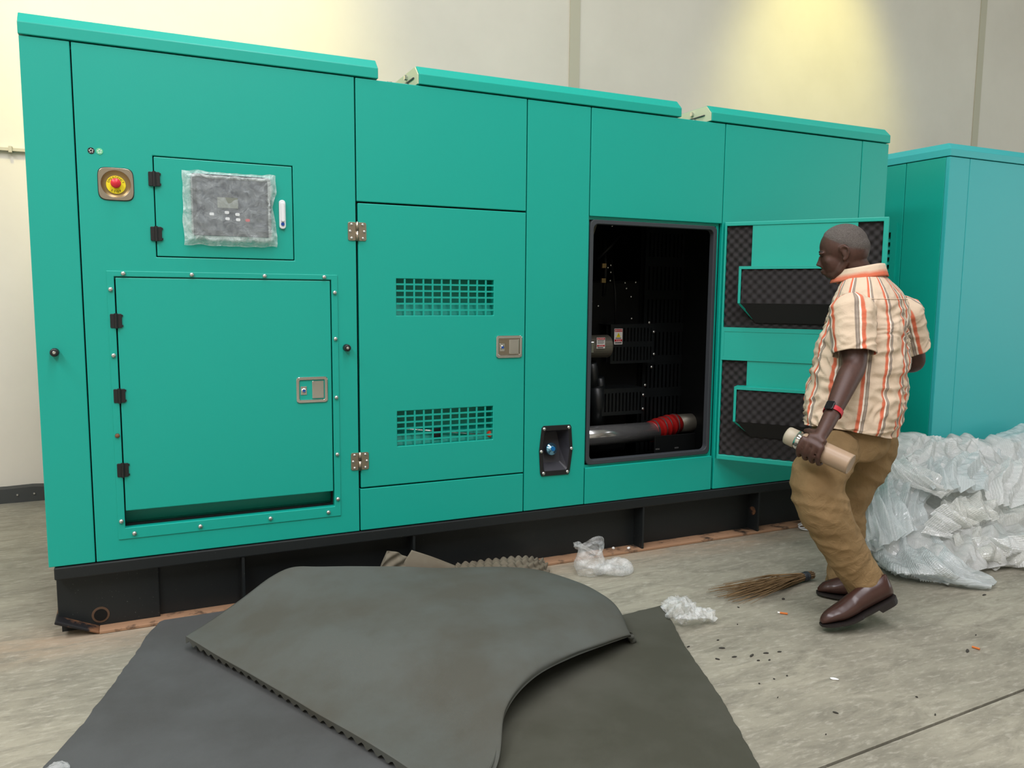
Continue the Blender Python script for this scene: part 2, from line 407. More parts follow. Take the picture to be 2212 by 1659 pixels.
# skid
WY = FY + 0.09
skid = MB().box(-0.335, 4.34, WY, WY + 0.02, 0.0, 0.262).build('skid_web', 'skid', gen)
MB().box(-0.345, 4.35, FY - 0.004, WY + 0.1, 0.258, 0.312).build('skid_rail', 'skid', gen, bevel=0.006)
MB().box(-0.19, 4.35, FY - 0.004, WY + 0.05, 0.001, 0.014).build('skid_flange', 'flange', gen, bevel=0.002)
MB().box(-0.33, 4.34, WY + 0.9, 5.35, 0.0, 0.31).build('rear_rail', 'skid', gen)
for x in (0.40, 1.21, 2.575, 3.425):
    MB().box(x - 0.006, x + 0.006, FY + 0.002, WY, 0.014, 0.258).build('rib', 'skid', gen)
MB().lathe([(0.026, 0), (0.026, 0.004)], (3.417, FY + 0.045, 0.135), (-1, 0, 0), 18).build('rib_hole_rim', 'rustlip', gen)
# nose of the skid: bent plate that turns up at the corner
nose = MB().prism([(-0.345, 0.258), (-0.345, 0.075), (-0.19, 0.0), (0.05, 0.0), (0.05, 0.258)][::-1], 'y', WY - 0.025, WY + 0.01).build('nose_plate', 'skid', gen, bevel=0.004)
MB().prism([(-0.350, 0.085), (-0.19, 0.012), (-0.19, -0.0), (-0.356, 0.070)][::-1], 'y', FY + 0.0, WY + 0.1).build('nose_lip', 'rustlip', gen, bevel=0.004)
hb = MB().lathe([(0.035, 0), (0.035, 0.003), (0.026, 0.004)], (-0.185, WY - 0.025, 0.062), (0, -1, 0), 22).build('lifting_hole', simple('hole_rust', (84, 62, 44), 0.8), gen)
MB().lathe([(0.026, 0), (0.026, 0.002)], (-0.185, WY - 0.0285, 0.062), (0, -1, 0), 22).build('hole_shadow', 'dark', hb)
# bolts helper
bolt0 = MB().lathe([(0.0095, 0), (0.0095, 0.003), (0.0085, 0.0065), (0.0045, 0.009), (0.0, 0.0093)], (0, 0, 0), (0, -1, 0), 14)
def bolts(pts, y, parent, mat='zinc', s=1.0, name='bolt'):
    src = None
    for x, z in pts:
        if src is None:
            b = MB(); b.add([(p[0] * s, p[1] * s, p[2] * s) for p in bolt0.v], bolt0.f)
            src = b.build(name, mat, parent, loc=(x, y, z), smooth=True)
        else: inst(src, name, (x, y, z), parent)
# ---- control door with shrouded display
cd = MB().plate(0.094, 0.652, 1.598, 2.004, FY, FY + 0.025).build('control_door', 'teal', gen, bevel=0.003)
sb = MB().prism(rrect(0.232, 0.556, 1.690, 1.946, 0.012), 'y', FY - 0.022, FY).build('display_unit', simple('display_bezel', (42, 44, 50), 0.35), cd, bevel=0.002)
MB().prism(rrect(0.255, 0.535, 1.712, 1.925, 0.006), 'y', FY - 0.0235, FY - 0.02).build('display_fascia', simple('display_fascia', (52, 55, 66), 0.4), sb)
MB().box(0.335, 0.418, FY - 0.0285, FY - 0.023, 1.808, 1.852).build('screen', simple('lcd', (122, 128, 118), 0.3), sb)
for x, z, mt in ((0.311, 1.780, 'white'), (0.372, 1.789, 'white'), (0.415, 1.783, 'white'), (0.343, 1.788, 'rubber'), (0.343, 1.766, 'rubber'), (0.374, 1.763, 'white'), (0.417, 1.761, 'white'), (0.456, 1.760, 'red'), (0.505, 1.765, 'rubber'), (0.505, 1.80, 'rubber')):
    MB().prism(rrect(x - 0.009, x + 0.009, z - 0.006, z + 0.006, 0.004, 3), 'y', FY - 0.027, FY - 0.023).build('key', mt, sb)
# clear plastic film taped over the display
def film_mat(name, tint, alpha, rough=0.2, bub=0):
    t = NT(name)
    t.set(tint, rough, 0, 0.6)
    tr = t.n('ShaderNodeBsdfTransparent'); mx = t.n('ShaderNodeMixShader')
    out = t.t.nodes['Material Output']
    nz = t.noise(22, 5, 0.7, None, 1.2)
    fac = t.ramp(nz.outputs[0], [(0.35, (alpha * 0.6,) * 3 + (1,)), (0.75, (min(1, alpha * 1.7),) * 3 + (1,))])
    t.l(fac, mx.inputs[0]); t.l(tr.outputs[0], mx.inputs[1]); t.l(t.b.outputs[0], mx.inputs[2]); t.l(mx.outputs[0], out.inputs[0])
    t.bump(nz.outputs[0], 0.5, 0.01)
    return t.m
M['film'] = film_mat('clear_film', (0.72, 0.80, 0.80, 1), 0.24)
M['filmedge'] = film_mat('clear_film_edge', (0.80, 0.9, 0.87, 1), 0.40)
fm = MB(); fe = MB(); nx, nz = 40, 32
x0, x1, z0, z1 = 0.199, 0.580, 1.648, 1.958
def fpt(i, k):
    u, v = i / nx, k / nz
    x = x0 + (x1 - x0) * u; z = z0 + (z1 - z0) * v
    e = min(u, 1 - u, v, 1 - v)
    x += 0.012 * noise.noise((z * 14, 1, 0)) * (1 if u > 0.9 or u < 0.1 else 0.2); z += 0.008 * noise.noise((x * 17, 5, 0)) * (1 if v > 0.9 or v < 0.1 else 0.2)
    if u > 0.93: x -= 0.018 * max(0, 1 - abs(v - 0.55) * 5)
    y = FY - 0.030 - 0.006 * noise.noise((x * 30, z * 30, 2)) - (0.012 * abs(noise.noise((x * 70, z * 70, 4))) if e < 0.09 else 0)
    if e < 0.04: y = FY - 0.004 - 0.016 * abs(noise.noise((x * 40, z * 40, 9)))
    return (x, y, z)
V = [fpt(i, k) for k in range(nz + 1) for i in range(nx + 1)]; Fi = []; Fo = []
for k in range(nz):
    for i in range(nx):
        q = (k * (nx + 1) + i, k * (nx + 1) + i + 1, (k + 1) * (nx + 1) + i + 1, (k + 1) * (nx + 1) + i)
        (Fo if (i < 4 or i > nx - 5 or k < 4 or k > nz - 4) else Fi).append(q)
fo = MB().add(V, Fi).build('plastic_film', 'film', cd, smooth=True)
tag(fo, 'clear plastic film taped over the display')
MB().add(V, Fo).build('film_edge', 'filmedge', fo, smooth=True)
# white swing handle
hd = MB().prism(rrect(0.592, 0.620, 1.731, 1.857, 0.013, 6), 'y', FY - 0.012, FY).build('swing_handle', 'white', cd, bevel=0.003)
MB().prism(rrect(0.599, 0.614, 1.762, 1.845, 0.006, 4), 'y', FY - 0.020, FY - 0.011).build('lever', 'white', hd, bevel=0.002)
MB().lathe([(0.0075, 0), (0.0075, 0.004)], (0.606, FY - 0.012, 1.752), (0, -1, 0), 16).build('key_barrel', 'blue', hd)
# black polymer hinges
def black_hinge(x, z, parent):
    h = MB().prism(rrect(x - 0.022, x + 0.022, z - 0.029, z + 0.029, 0.004, 3), 'y', FY - 0.008, FY + 0.001).build('hinge', 'blackpl', parent, bevel=0.0015)
    MB().tube([(x, FY - 0.009, z - 0.031), (x, FY - 0.009, z + 0.031)], 0.0065, 10).build('pin', 'blackpl', h)
    for s in (-1, 1): MB().box(x + 0.019, x + 0.026, FY - 0.006, FY + 0.001, z + s * 0.021 - 0.004, z + s * 0.021 + 0.004).build('ear', 'blackpl', h)
black_hinge(0.093, 1.913, cd); black_hinge(0.093, 1.690, cd)
# emergency stop in a pressed steel cup
es = MB()
def squircle(a, n=48, cx=-0.050, cz=1.883):
    p = 5.0
    return [(cx + a * (abs(math.cos(t)) ** (2 / p)) * (1 if math.cos(t) >= 0 else -1), cz + a * (abs(math.sin(t)) ** (2 / p)) * (1 if math.sin(t) >= 0 else -1)) for t in [2 * math.pi * i / n for i in range(n)]]
def circ(r, n=48, cx=-0.050, cz=1.883): return [(cx + r * math.cos(2 * math.pi * i / n), cz + r * math.sin(2 * math.pi * i / n)) for i in range(n)]
ring(squircle(0.064), circ(0.054), FY - 0.006, FY + 0.0, es)
cup = es.build('emergency_stop', 'steel', gen, bevel=0.0015)
lip = MB().prism(squircle(0.0665), 'y', FY - 0.001, FY + 0.002).build('gasket', 'blackpl', cup)
cb = MB(); n = 48; v = []; f = []
prof = [(0.054, FY - 0.006), (0.050, FY - 0.004), (0.044, FY - 0.0025), (0.036, FY - 0.002)]
for r, y in prof: v += [(p[0], y, p[1]) for p in circ(r)]
for i in range(3):
    for k in range(n): f.append((i * n + k, i * n + (k + 1) % n, (i + 1) * n + (k + 1) % n, (i + 1) * n + k))
f.append(tuple(range(3 * n, 4 * n))); cb.add(v, f)
cb.build('cup', simple('cup_steel', (150, 128, 88), 0.3, 0.9), cup, smooth=True)
MB().lathe([(0.036, 0), (0.036, 0.004)], (-0.050, FY - 0.002, 1.880), (0, -1, 0), 32).build('yellow_disc', 'yellow', cup)
MB().lathe([(0.015, 0), (0.015, 0.014), (0.019, 0.016), (0.0195, 0.024), (0.017, 0.028), (0, 0.029)], (-0.050, FY - 0.004, 1.884), (0, -1, 0), 32).build('red_button', 'red', cup, smooth=True)
for word, a0, a1, flip in (('EMERGENCY', 158, 22, 1), ('STOP', 236, 304, -1)):
    lt = MB()
    for i, ch in enumerate(word):
        a = math.radians(a0 + (a1 - a0) * i / (len(word) - 1)); gv, gf = glyph(ch, 0.0125); rot = a - math.pi / 2 if flip > 0 else a + math.pi / 2
        lt.add([(-0.050 + 0.0285 * math.cos(a) + p.x * math.cos(rot) - p.y * math.sin(rot), FY - 0.0064, 1.880 + 0.0285 * math.sin(a) + p.x * math.sin(rot) + p.y * math.cos(rot)) for p in gv], gf)
    tag(lt.build('lettering', 'ink', cup), 'black lettering ' + word, kind='stuff')
# two round badges
for x, c1, c2 in ((-0.134, 'ink', 'paper'), (-0.104, 'greenbadge', 'white')):
    b = MB().lathe([(0.0125, 0), (0.0125, 0.0015)], (x, FY, 2.009), (0, -1, 0), 24).build('round_badge', c1, gen)
    g = MB()
    for i in range(5):
        a = 2 * math.pi * i / 5 + 0.4; cx, cz = x + 0.0062 * math.cos(a), 2.009 + 0.0062 * math.sin(a)
        g.prism([(cx + 0.0032 * math.cos(a + q), cz + 0.0026 * math.sin(a + q)) for q in (0, 1.6, 2.6, 4.4)], 'y', FY - 0.0022, FY - 0.0014)
    g.build('emblem', c2, b)
# ---- bolted frame and cable door
fr = MB().plate(-0.100, 0.847, 0.402, 1.534, FY - 0.004, FY + 0.001, [(-0.073, 0.818, 0.450, 1.511)]).build('bolted_frame', 'teal', gen, bevel=0.002)
bolts([(-0.038, 1.523), (0.225, 1.523), (0.524, 1.523), (0.786, 1.523), (-0.087, 1.458), (-0.087, 1.186), (-0.087, 0.482), (0.833, 1.453), (0.833, 1.241), (0.833, 0.968), (0.833, 0.699), (0.833, 0.485), (0.787, 0.426), (0.523, 0.426), (0.224, 0.424), (-0.039, 0.424)], FY - 0.004, fr)
bolts([(-0.087, 0.85)], FY - 0.004, fr, M['rustlip'])
dr = MB().plate(-0.068, 0.813, 0.524, 1.506, FY - 0.002, FY + 0.022).build('cable_door', 'teal', gen, bevel=0.003)
for z in (1.329, 1.017, 0.702): black_hinge(-0.072, z, dr)
# slot below the door: a green tray seen through the gap
tray = MB()
tray.box(-0.073, 0.818, FY + 0.028, FY + 0.13, 0.430, 0.450); tray.box(-0.073, 0.818, FY + 0.115, FY + 0.13, 0.45, 1.5)
tray.box(-0.09, -0.073, FY + 0.02, FY + 0.13, 0.43, 1.5); tray.box(0.818, 0.836, FY + 0.02, FY + 0.13, 0.43, 1.5); tray.box(-0.09, 0.836, FY + 0.02, FY + 0.13, 1.5, 1.52)
tray.build('cable_bay', 'teal', gen)
def knob(x, z):
    k = MB().lathe([(0.017, 0), (0.0165, 0.02), (0.0155, 0.028), (0.011, 0.03)], (x, FY, z), (0, -1, 0), 24).build('rubber_stop', 'blackpl', gen, smooth=False)
    MB().lathe([(0.007, 0), (0.005, 0.002)], (x, FY - 0.0295, z), (0, -1, 0), 12).build('screw', 'zinc', k)
knob(-0.299, 1.204); knob(0.884, 1.199)
# paddle latches
def latch(x0, x1, z0, z1, parent):
    l = MB(); ring(rrect(x0, x1, z0, z1, 0.014), rrect(x0 + 0.014, x1 - 0.014, z0 + 0.015, z1 - 0.015, 0.006), FY - 0.007, FY, l)
    o = l.build('paddle_latch', 'chrome', parent, bevel=0.0025)
    MB().box(x0 + 0.013, x1 - 0.013, FY - 0.0015, FY - 0.0005, z0 + 0.014, z1 - 0.014).build('pan', 'steel', o)
    mx = x0 + (x1 - x0) * 0.47
    MB().prism(rrect(mx + 0.004, x1 - 0.018, z0 + 0.019, z1 - 0.019, 0.004), 'y', FY - 0.006, FY - 0.001).build('paddle', M['chrome'], o, bevel=0.002)
    cx, cz = x0 + (x1 - x0) * 0.235, (z0 + z1) / 2 - 0.003
    MB().box(cx - 0.014, cx + 0.014, FY - 0.004, FY - 0.001, cz - 0.02, cz + 0.02).build('lock_plate', 'chrome', o, bevel=0.002)
    b = MB().lathe([(0.011, 0), (0.011, 0.004), (0.008, 0.006)], (cx, FY - 0.003, cz), (0, -1, 0), 18).build('lock_barrel', 'chrome', o)
    MB().lathe([(0.0065, 0), (0.0065, 0.0015)], (cx, FY - 0.009, cz), (0, -1, 0), 14).build('lock_core', 'blue', b)
latch(0.651, 0.794, 0.949, 1.069, dr)
# ---- vented door
def vent_holes(x0, x1, z0, z1, nx=11, nz=6, g=0.0085):
    cw = (x1 - x0 + g) / nx; ch = (z1 - z0 + g) / nz
    return [(x0 + i * cw, x0 + (i + 1) * cw - g, z0 + k * ch, z0 + (k + 1) * ch - g) for i in range(nx) for k in range(nz)]
HV = [(1.127, 1.633, 1.347, 1.522), (1.127, 1.633, 0.714, 0.886)]
vd = MB().plate(0.946, 1.808, 0.527, 1.864, FY, FY + T, HV).build('vented_door', 'teal', gen, bevel=0.003)
for (a, b, c, d) in HV:
    MB().plate(a - 0.0, b + 0.0, c - 0.0, d + 0.0, FY + 0.002, FY + 0.006, vent_holes(a, b, c, d)).build('vent_grille', 'teal', vd)
    bx = MB()
    # duct behind the grille: back sheet, sill that slopes outward and a stepped lip
    bx.box(a - 0.03, b + 0.03, FY + 0.11, FY + 0.12, c - 0.05, d + 0.03)
    bx.prism([(FY + 0.03, c - 0.012), (FY + 0.03, c - 0.002), (FY + 0.062, c + 0.052), (FY + 0.085, c + 0.056), (FY + 0.085, c - 0.012)], 'x', a - 0.02, b + 0.02)
    bx.box(a - 0.03, a - 0.02, FY + 0.03, FY + 0.12, c - 0.05, d + 0.03); bx.box(b + 0.02, b + 0.03, FY + 0.03, FY + 0.12, c - 0.05, d + 0.03); bx.box(a - 0.03, b + 0.03, FY + 0.03, FY + 0.12, d + 0.02, d + 0.03)
    bx.build('vent_duct', 'teal', vd)
# a locking rod with black clamp and orange knob just behind the lower grille
rod = MB().tube([P(858, 925, FY + 0.04), P(1055, 940, FY + 0.04)], 0.005, 8).build('locking_rod', 'zinc', vd, smooth=True)
kp = P(1058, 938, FY + 0.04); MB().ell(kp, (0.017, 0.017, 0.019)).build('rod_knob', 'orange', rod, smooth=True)
kp = P(945, 935, FY + 0.04); MB().box(kp.x - 0.022, kp.x + 0.022, kp.y - 0.012, kp.y + 0.012, kp.z - 0.028, kp.z + 0.022).build('rod_clamp', 'blackpl', rod, bevel=0.003)
latch(1.646, 1.792, 1.131, 1.245, vd)
def steel_hinge(x, z):
    h = MB()
    h.prism(rrect(x - 0.043, x - 0.003, z - 0.042, z + 0.042, 0.009), 'y', FY - 0.004, FY); h.prism(rrect(x + 0.003, x + 0.043, z - 0.042, z + 0.042, 0.009), 'y', FY - 0.004, FY)
    o = h.build('hinge', 'steel', vd, bevel=0.001)
    MB().tube([(x, FY - 0.008, z - 0.043), (x, FY - 0.008, z + 0.001)], 0.0075, 12).build('knuckle', 'steel', o, smooth=True)
    MB().tube([(x, FY - 0.008, z + 0.003), (x, FY - 0.008, z + 0.044)], 0.0072, 12).build('knuckle', 'steel', o, smooth=True)
    bolts([(x - 0.026, z + 0.031), (x - 0.033, z), (x - 0.026, z - 0.031), (x + 0.026, z + 0.031), (x + 0.033, z), (x + 0.026, z - 0.031)], FY - 0.004, o, 'zinc', 0.72, 'screw')
steel_hinge(0.941, 1.734); steel_hinge(0.941, 0.657)
# ---- fuel filler recess
out = [(1.906, 0.512), (1.914, 0.496), (2.076, 0.494), (2.084, 0.505), (2.100, 0.63), (2.090, 0.752), (2.082, 0.764), (1.922, 0.766), (1.912, 0.755), (1.898, 0.63)]
def shrink(pts, k, cx=1.998, cz=0.63): return [(cx + (x - cx) * k, cz + (z - cz) * k) for x, z in pts]
inn = shrink(out, 0.80)
ff = ring(out, inn, FY - 0.006, FY).build('filler_recess', 'blackpl', gen, bevel=0.002)
v = [(x, FY - 0.006, z) for x, z in inn]; n = len(inn); bk = []
for x, z in shrink(inn, 0.74, 1.985, 0.66): bk.append((x, FY + 0.03 + 0.07 * (z - 0.52) / 0.25, z))
MB().add(v + bk, [(i, (i + 1) % n, n + (i + 1) % n, n + i) for i in range(n)] + [tuple(range(n, 2 * n))]).build('recess_bowl', simple('bowl_plastic', (46, 46, 52), 0.5), ff)
cp = MB().lathe([(0.034, 0), (0.034, 0.012), (0.031, 0.016), (0.020, 0.018), (0.018, 0.024), (0.010, 0.026), (0, 0.026)], (1.983, FY + 0.03, 0.632), (0.1, -1, 0.25), 28).build('fuel_cap', simple('wrapped_cap', (120, 175, 205), 0.15, 0.9), ff, smooth=True)
tag(cp, 'shiny fuel cap with blue centre')
MB().lathe([(0.013, 0), (0.012, 0.004)], (1.985, FY + 0.004, 0.638), (0.1, -1, 0.25), 18).build('cap_centre', simple('cap_blue', (30, 120, 190), 0.2, 0.5), cp)
bolts([(1.925, 0.750), (2.072, 0.750), (1.909, 0.63), (2.090, 0.635), (1.924, 0.512), (2.068, 0.510)], FY - 0.006, ff)
# ---- open doorway and what shows inside
ds = MB(); ring(rrect(2.190, 3.030, 0.530, 1.850, 0.03), rrect(2.212, 3.008, 0.555, 1.828, 0.03), FY + 0.006, FY + 0.045, ds)
ds.build('door_seal', 'rubber', gen, bevel=0.004)
MB().plate(2.179, 3.05, 0.517, 1.866, FY + 0.02, FY + 0.034, [(2.19, 3.03, 0.53, 1.85)]).build('door_frame', 'teal', gen)
eb = MB()
eb.box(2.05, 3.35, 5.0, 5.05, 0.32, 2.38); eb.box(3.30, 3.35, FY + 0.06, 5.05, 0.32, 2.38); eb.box(1.86, 1.90, FY + 0.13, 5.05, 0.32, 2.38); eb.box(1.86, 3.35, FY + 0.06, 5.05, 2.34, 2.38); eb.box(1.86, 3.35, FY + 0.06, 5.05, 0.32, 0.34)
eb.build('engine_bay', 'dark', gen)
IY = 4.22
def pr(px0, py0, px1, py1, Y):
    a, b = P(px0, py0, Y), P(px1, py1, Y); return min(a.x, b.x), max(a.x, b.x), min(a.z, b.z), max(a.z, b.z)
# radiator guard: tall sheet with rows of slots
def slotted(name, x0, x1, z0, z1, Y, rows, cols, slots=None, mat='black'):
    H = []; cw = (x1 - x0) / (cols + 1); rh = (z1 - z0) / rows
    for r in range(rows):
        for c in range(cols):
            cx = x0 + cw * (c + 1); H.append((cx - cw * 0.22, cx + cw * 0.22, z0 + rh * (r + 0.14), z0 + rh * (r + 0.86)))
    o = MB().plate(x0, x1, z0, z1, Y, Y + 0.004, H).build(name, mat, gen)
    MB().box(x0, x1, Y + 0.05, Y + 0.055, z0, z1).build('guard_back', 'dark', o)
    return o
x0, x1, z0, z1 = pr(1395, 545, 1515, 975, IY + 0.12)
rg = slotted('radiator_guard', x0, x1, z0, 2.1, IY + 0.12, 8, 15)
bolts([tuple(P(px, py, IY + 0.12)[i] for i in (0, 2)) for px, py in ((1503, 557), (1499, 644), (1497, 730), (1494, 815), (1492, 900))], IY + 0.12, rg, 'zinc', 1.1)
x0, x1, z0, z1 = pr(1320, 703, 1412, 783, IY)
g1 = slotted('belt_guard', x0, x1, z0, z1, IY, 2, 12)
MB().box(x0, x1, IY, IY + 0.2, z1, z1 + 0.006).build('guard_lid', 'black', g1)
bolts([tuple(P(px, py, IY - 0.02)[i] for i in (0, 2)) for px, py in ((1404, 697), (1414, 717), (1414, 765), (1409, 793))], IY - 0.01, g1, 'zinc', 1.0)
x0, x1, z0, z1 = pr(1300, 843, 1390, 893, IY - 0.05)
g2 = slotted('lower_guard', x0, x1, z0, z1, IY - 0.05, 1, 11)
MB().box(x0, x1, IY - 0.05, IY + 0.2, z1, z1 + 0.006).build('guard_lid', 'black', g2)
bolts([tuple(P(px, py, IY - 0.06)[i] for i in (0, 2)) for px, py in ((1394, 832), (1390, 853), (1389, 883))], IY - 0.055, g2, 'zinc', 1.0)
# engine block masses
blk = MB(); a = P(1270, 800, IY + 0.1)
blk.box(1.95, a.x + 0.42, IY + 0.15, 4.9, 0.75, 1.55); blk.box(1.95, a.x + 0.30, IY + 0.1, 4.9, 0.45, 0.8)
blk.build('engine_block', 'dark', gen, bevel=0.02)
for i, (px, py, r, L) in enumerate(((1292, 880, 0.05, 0.26), (1300, 850, 0.03, 0.2), (1283, 815, 0.035, 0.18))):
    c = P(px, py, IY - 0.02); MB().tube([c + Vector((-0.02, 0, L / 2)), c + Vector((0.01, 0.02, 0)), c + Vector((0, 0.03, -L / 2))], r, 14).build('filter', 'black', gen, smooth=True)
for px, py, px2, py2, r in ((1305, 520, 1304, 640, 0.012), (1320, 560, 1330, 700, 0.008), (1345, 500, 1290, 560, 0.01)):
    MB().tube([P(px, py, IY), P((px + px2) / 2 + 4, (py + py2) / 2, IY - 0.03), P(px2, py2, IY)], r, 8).build('hose', 'dark', gen, smooth=True)
for px, py in ((1304, 574), (1303, 606)):
    c = P(px, py, IY - 0.03); MB().box(c.x - 0.014, c.x + 0.014, c.y - 0.01, c.y + 0.01, c.z - 0.014, c.z + 0.014).build('brass_fitting', simple('brass', (150, 125, 80), 0.35, 0.6), gen, bevel=0.002)
for px, py in ((1313, 578), (1319, 573), (1319, 588), (1318, 606), (1350, 611), (1373, 610), (1353, 623), (1363, 641), (1292, 661), (1364, 688), (1322, 488)):
    c = P(px, py, IY - 0.03); bolts([(c.x, c.z)], c.y, gen, 'zinc', 0.7, 'fastener')
# alternator with warning label
a = P(1296, 748, IY - 0.03)
al = MB().lathe([(0.05, -0.12), (0.068, -0.11), (0.07, 0.05), (0.06, 0.06)], a, (1, 0, 0), 28).build('alternator', 'greymetal', gen, smooth=False, bevel=0.003)
def warning(parent, cx, Y, cz, w, h, tri):
    b = MB().box(cx - w / 2, cx + w / 2, Y - 0.002, Y, cz - h / 2, cz + h / 2).build('warning_label', 'paper', parent)
    MB().box(cx - w * 0.46, cx + w * 0.46, Y - 0.003, Y - 0.001, cz + h * 0.30, cz + h * 0.47).build('red_band', 'redprint', b)
    MB().box(cx - w * 0.46, cx + w * 0.46, Y - 0.003, Y - 0.001, cz - h * 0.32, cz - h * 0.18).build('red_band', 'redprint', b)
    t = MB(); text_on(t, 'DANGER', h * 0.13, cx + w * 0.06, Y - 0.0035, cz + h * 0.385)
    t.prism([(cx - w * 0.42, cz + h * 0.34), (cx - w * 0.28, cz + h * 0.34), (cx - w * 0.35, cz + h * 0.43)], 'y', Y - 0.004, Y - 0.003)
    for i in (-1, 0, 1): t.prism([(cx + i * w * 0.2 - w * 0.06, cz - h * 0.29), (cx + i * w * 0.2 + w * 0.06, cz - h * 0.29), (cx + i * w * 0.2, cz - h * 0.21)], 'y', Y - 0.004, Y - 0.003)
    t.build('white_lettering', 'paper', b)
    if tri:
        MB().prism([(cx - w * 0.27, cz - h * 0.05), (cx + w * 0.27, cz - h * 0.05), (cx, cz + h * 0.25)], 'y', Y - 0.003, Y - 0.001).build('warning_triangle', 'yellow', b)
        e = MB(); text_on(e, '!', h * 0.22, cx, Y - 0.0036, cz + h * 0.06); e.box(cx - w * 0.35, cx + w * 0.35, Y - 0.003, Y - 0.002, cz - h * 0.13, cz - h * 0.09); e.box(cx - w * 0.4, cx + w * 0.4, Y - 0.003, Y - 0.002, cz - h * 0.43, cz - h * 0.37)
        e.build('black_lettering', 'ink', b)
    else:
        e = MB()
        for k in range(4): e.box(cx - w * 0.4, cx + w * 0.4 - 0.004 * (k % 2), Y - 0.003, Y - 0.002, cz + h * (0.22 - 0.09 * k), cz + h * (0.25 - 0.09 * k))
        e.box(cx - w * 0.4, cx + w * 0.3, Y - 0.003, Y - 0.002, cz - h * 0.45, cz - h * 0.38); e.build('black_lettering', 'ink', b)
    return b
c = P(1337, 727, IY - 0.01); warning(g1, c.x, IY - 0.002, c.z, 0.060, 0.098, True)
c = P(1298, 741, IY - 0.105); warning(al, c.x, IY - 0.103, c.z, 0.058, 0.066, False)
MB().box(a.x - 0.125, a.x - 0.10, a.y - 0.10, a.y - 0.08, a.z - 0.03, a.z + 0.035).build('bracket', 'chrome', al, bevel=0.004)
# pale stay seen high on the left and a thin strut
c = P(1284, 505, 4.0); MB().prism([(c.x - 0.06, c.z + 0.09), (c.x + 0.03, c.z + 0.09), (c.x - 0.035, c.z - 0.09), (c.x - 0.06, c.z - 0.09)], 'y', 4.0, 4.01).build('gusset', 'greymetal', gen)
MB().tube([P(1278, 650, 4.1), P(1271, 680, 4.1)], 0.006, 8).build('strut', 'greymetal', gen)
# charge-air pipe and red hose
pa, pb = P(1255, 944, IY - 0.1), P(1440, 938, IY - 0.1); pb.z = pa.z
dirx = (pb - pa).normalized()
pipe = MB().tube([pa - dirx * 0.2, pa + dirx * ((pb - pa).length * 0.86)], 0.062, 28).build('charge_air_pipe', simple('polished_aluminium', (185, 185, 184), 0.18, 0.8), gen, smooth=True)
hs = MB(); L = (pb - pa).length; path = []; rr = []
for i in range(41):
    u = i / 40; path.append(pa + dirx * (L * (0.80 + 0.42 * u)) + Vector((0, 0.10 * u, 0.02 * u))); rr.append(0.066 + (0.007 * max(0, math.sin(u * math.pi * 9)) if 0.2 < u < 0.85 else 0))
hs.tube(path, rr, 28); ho = hs.build('red_hose', 'redhose', gen, smooth=True)
for u in (0.12, 0.42, 0.62, 0.9):
    i = int(u * 40); MB().tube([path[i], path[i] + dirx * 0.008], rr[i] + 0.004, 28).build('hose_clamp', 'zinc', ho)
MB().tube([path[-1], path[-1] + dirx * 0.25], 0.06, 24).build('pipe_end', 'greymetal', gen, smooth=True)
a, b = P(1413, 942, IY - 0.25), P(1500, 940, IY - 0.25)
MB().box(a.x, b.x, IY - 0.26, IY - 0.25, a.z - 0.13, a.z).build('cross_plate', 'dark', gen, bevel=0.003)
for px, py in ((1420, 970), (1461, 967)):
    c = P(px, py, IY - 0.3); MB().box(c.x - 0.014, c.x + 0.014, c.y - 0.004, c.y, c.z - 0.004, c.z + 0.004).build('bright_clip', 'zinc', gen)
# ---- open door, swung out on its right-hand hinges
ang = math.radians(53); HXF = Vector((3.060, 3.668, 0))
u_ = Vector((math.cos(ang), -math.sin(ang), 0)); n_ = Vector((-math.sin(ang), -math.cos(ang), 0))
# local: x along the door, y = towards the outside of the room-facing inner side (negative = towards viewer), z up
DM = Matrix(((u_.x, -n_.x, 0, HXF.x), (u_.y, -n_.y, 0, HXF.y), (0, 0, 1, 0), (0, 0, 0, 1)))
DW, Z0, Z1 = 0.848, 0.502, 1.872
od = MB().box(0, DW, 0.028, 0.035, Z0, Z1)
od.plate(0.0, DW, Z0, Z1, 0.0, 0.028, [(0.012, DW - 0.025, 1.276, Z1 - 0.022), (0.012, DW - 0.025, Z0 + 0.028, 1.088)])
od = od.build('open_door', 'teal', gen, xf=DM, bevel=0.003)
MB().plate(0.004, DW - 0.004, 1.088, 1.276, -0.002, 0.001, [(0.02, DW - 0.02, 1.11, 1.252)]).build('rail_return', 'teal', od, xf=DM)
def eggcrate(x0, x1, z0, z1, y, amp, wl, name, mat, parent, xf, sgn=-1):
    nx = max(8, int((x1 - x0) / wl * 8)); nz = max(8, int((z1 - z0) / wl * 8)); b = MB()
    V = [(x0 + (x1 - x0) * i / nx, y + sgn * amp * (0.5 + 0.5 * math.sin(2 * math.pi * (x0 + (x1 - x0) * i / nx) / wl) * math.sin(2 * math.pi * (z0 + (z1 - z0) * k / nz) / wl)), z0 + (z1 - z0) * k / nz) for k in range(nz + 1) for i in range(nx + 1)]
    F = [(k * (nx + 1) + i, k * (nx + 1) + i + 1, (k + 1) * (nx + 1) + i + 1, (k + 1) * (nx + 1) + i) for k in range(nz) for i in range(nx)]
    return b.add(V, F).build(name, mat, parent, xf=xf, smooth=True)
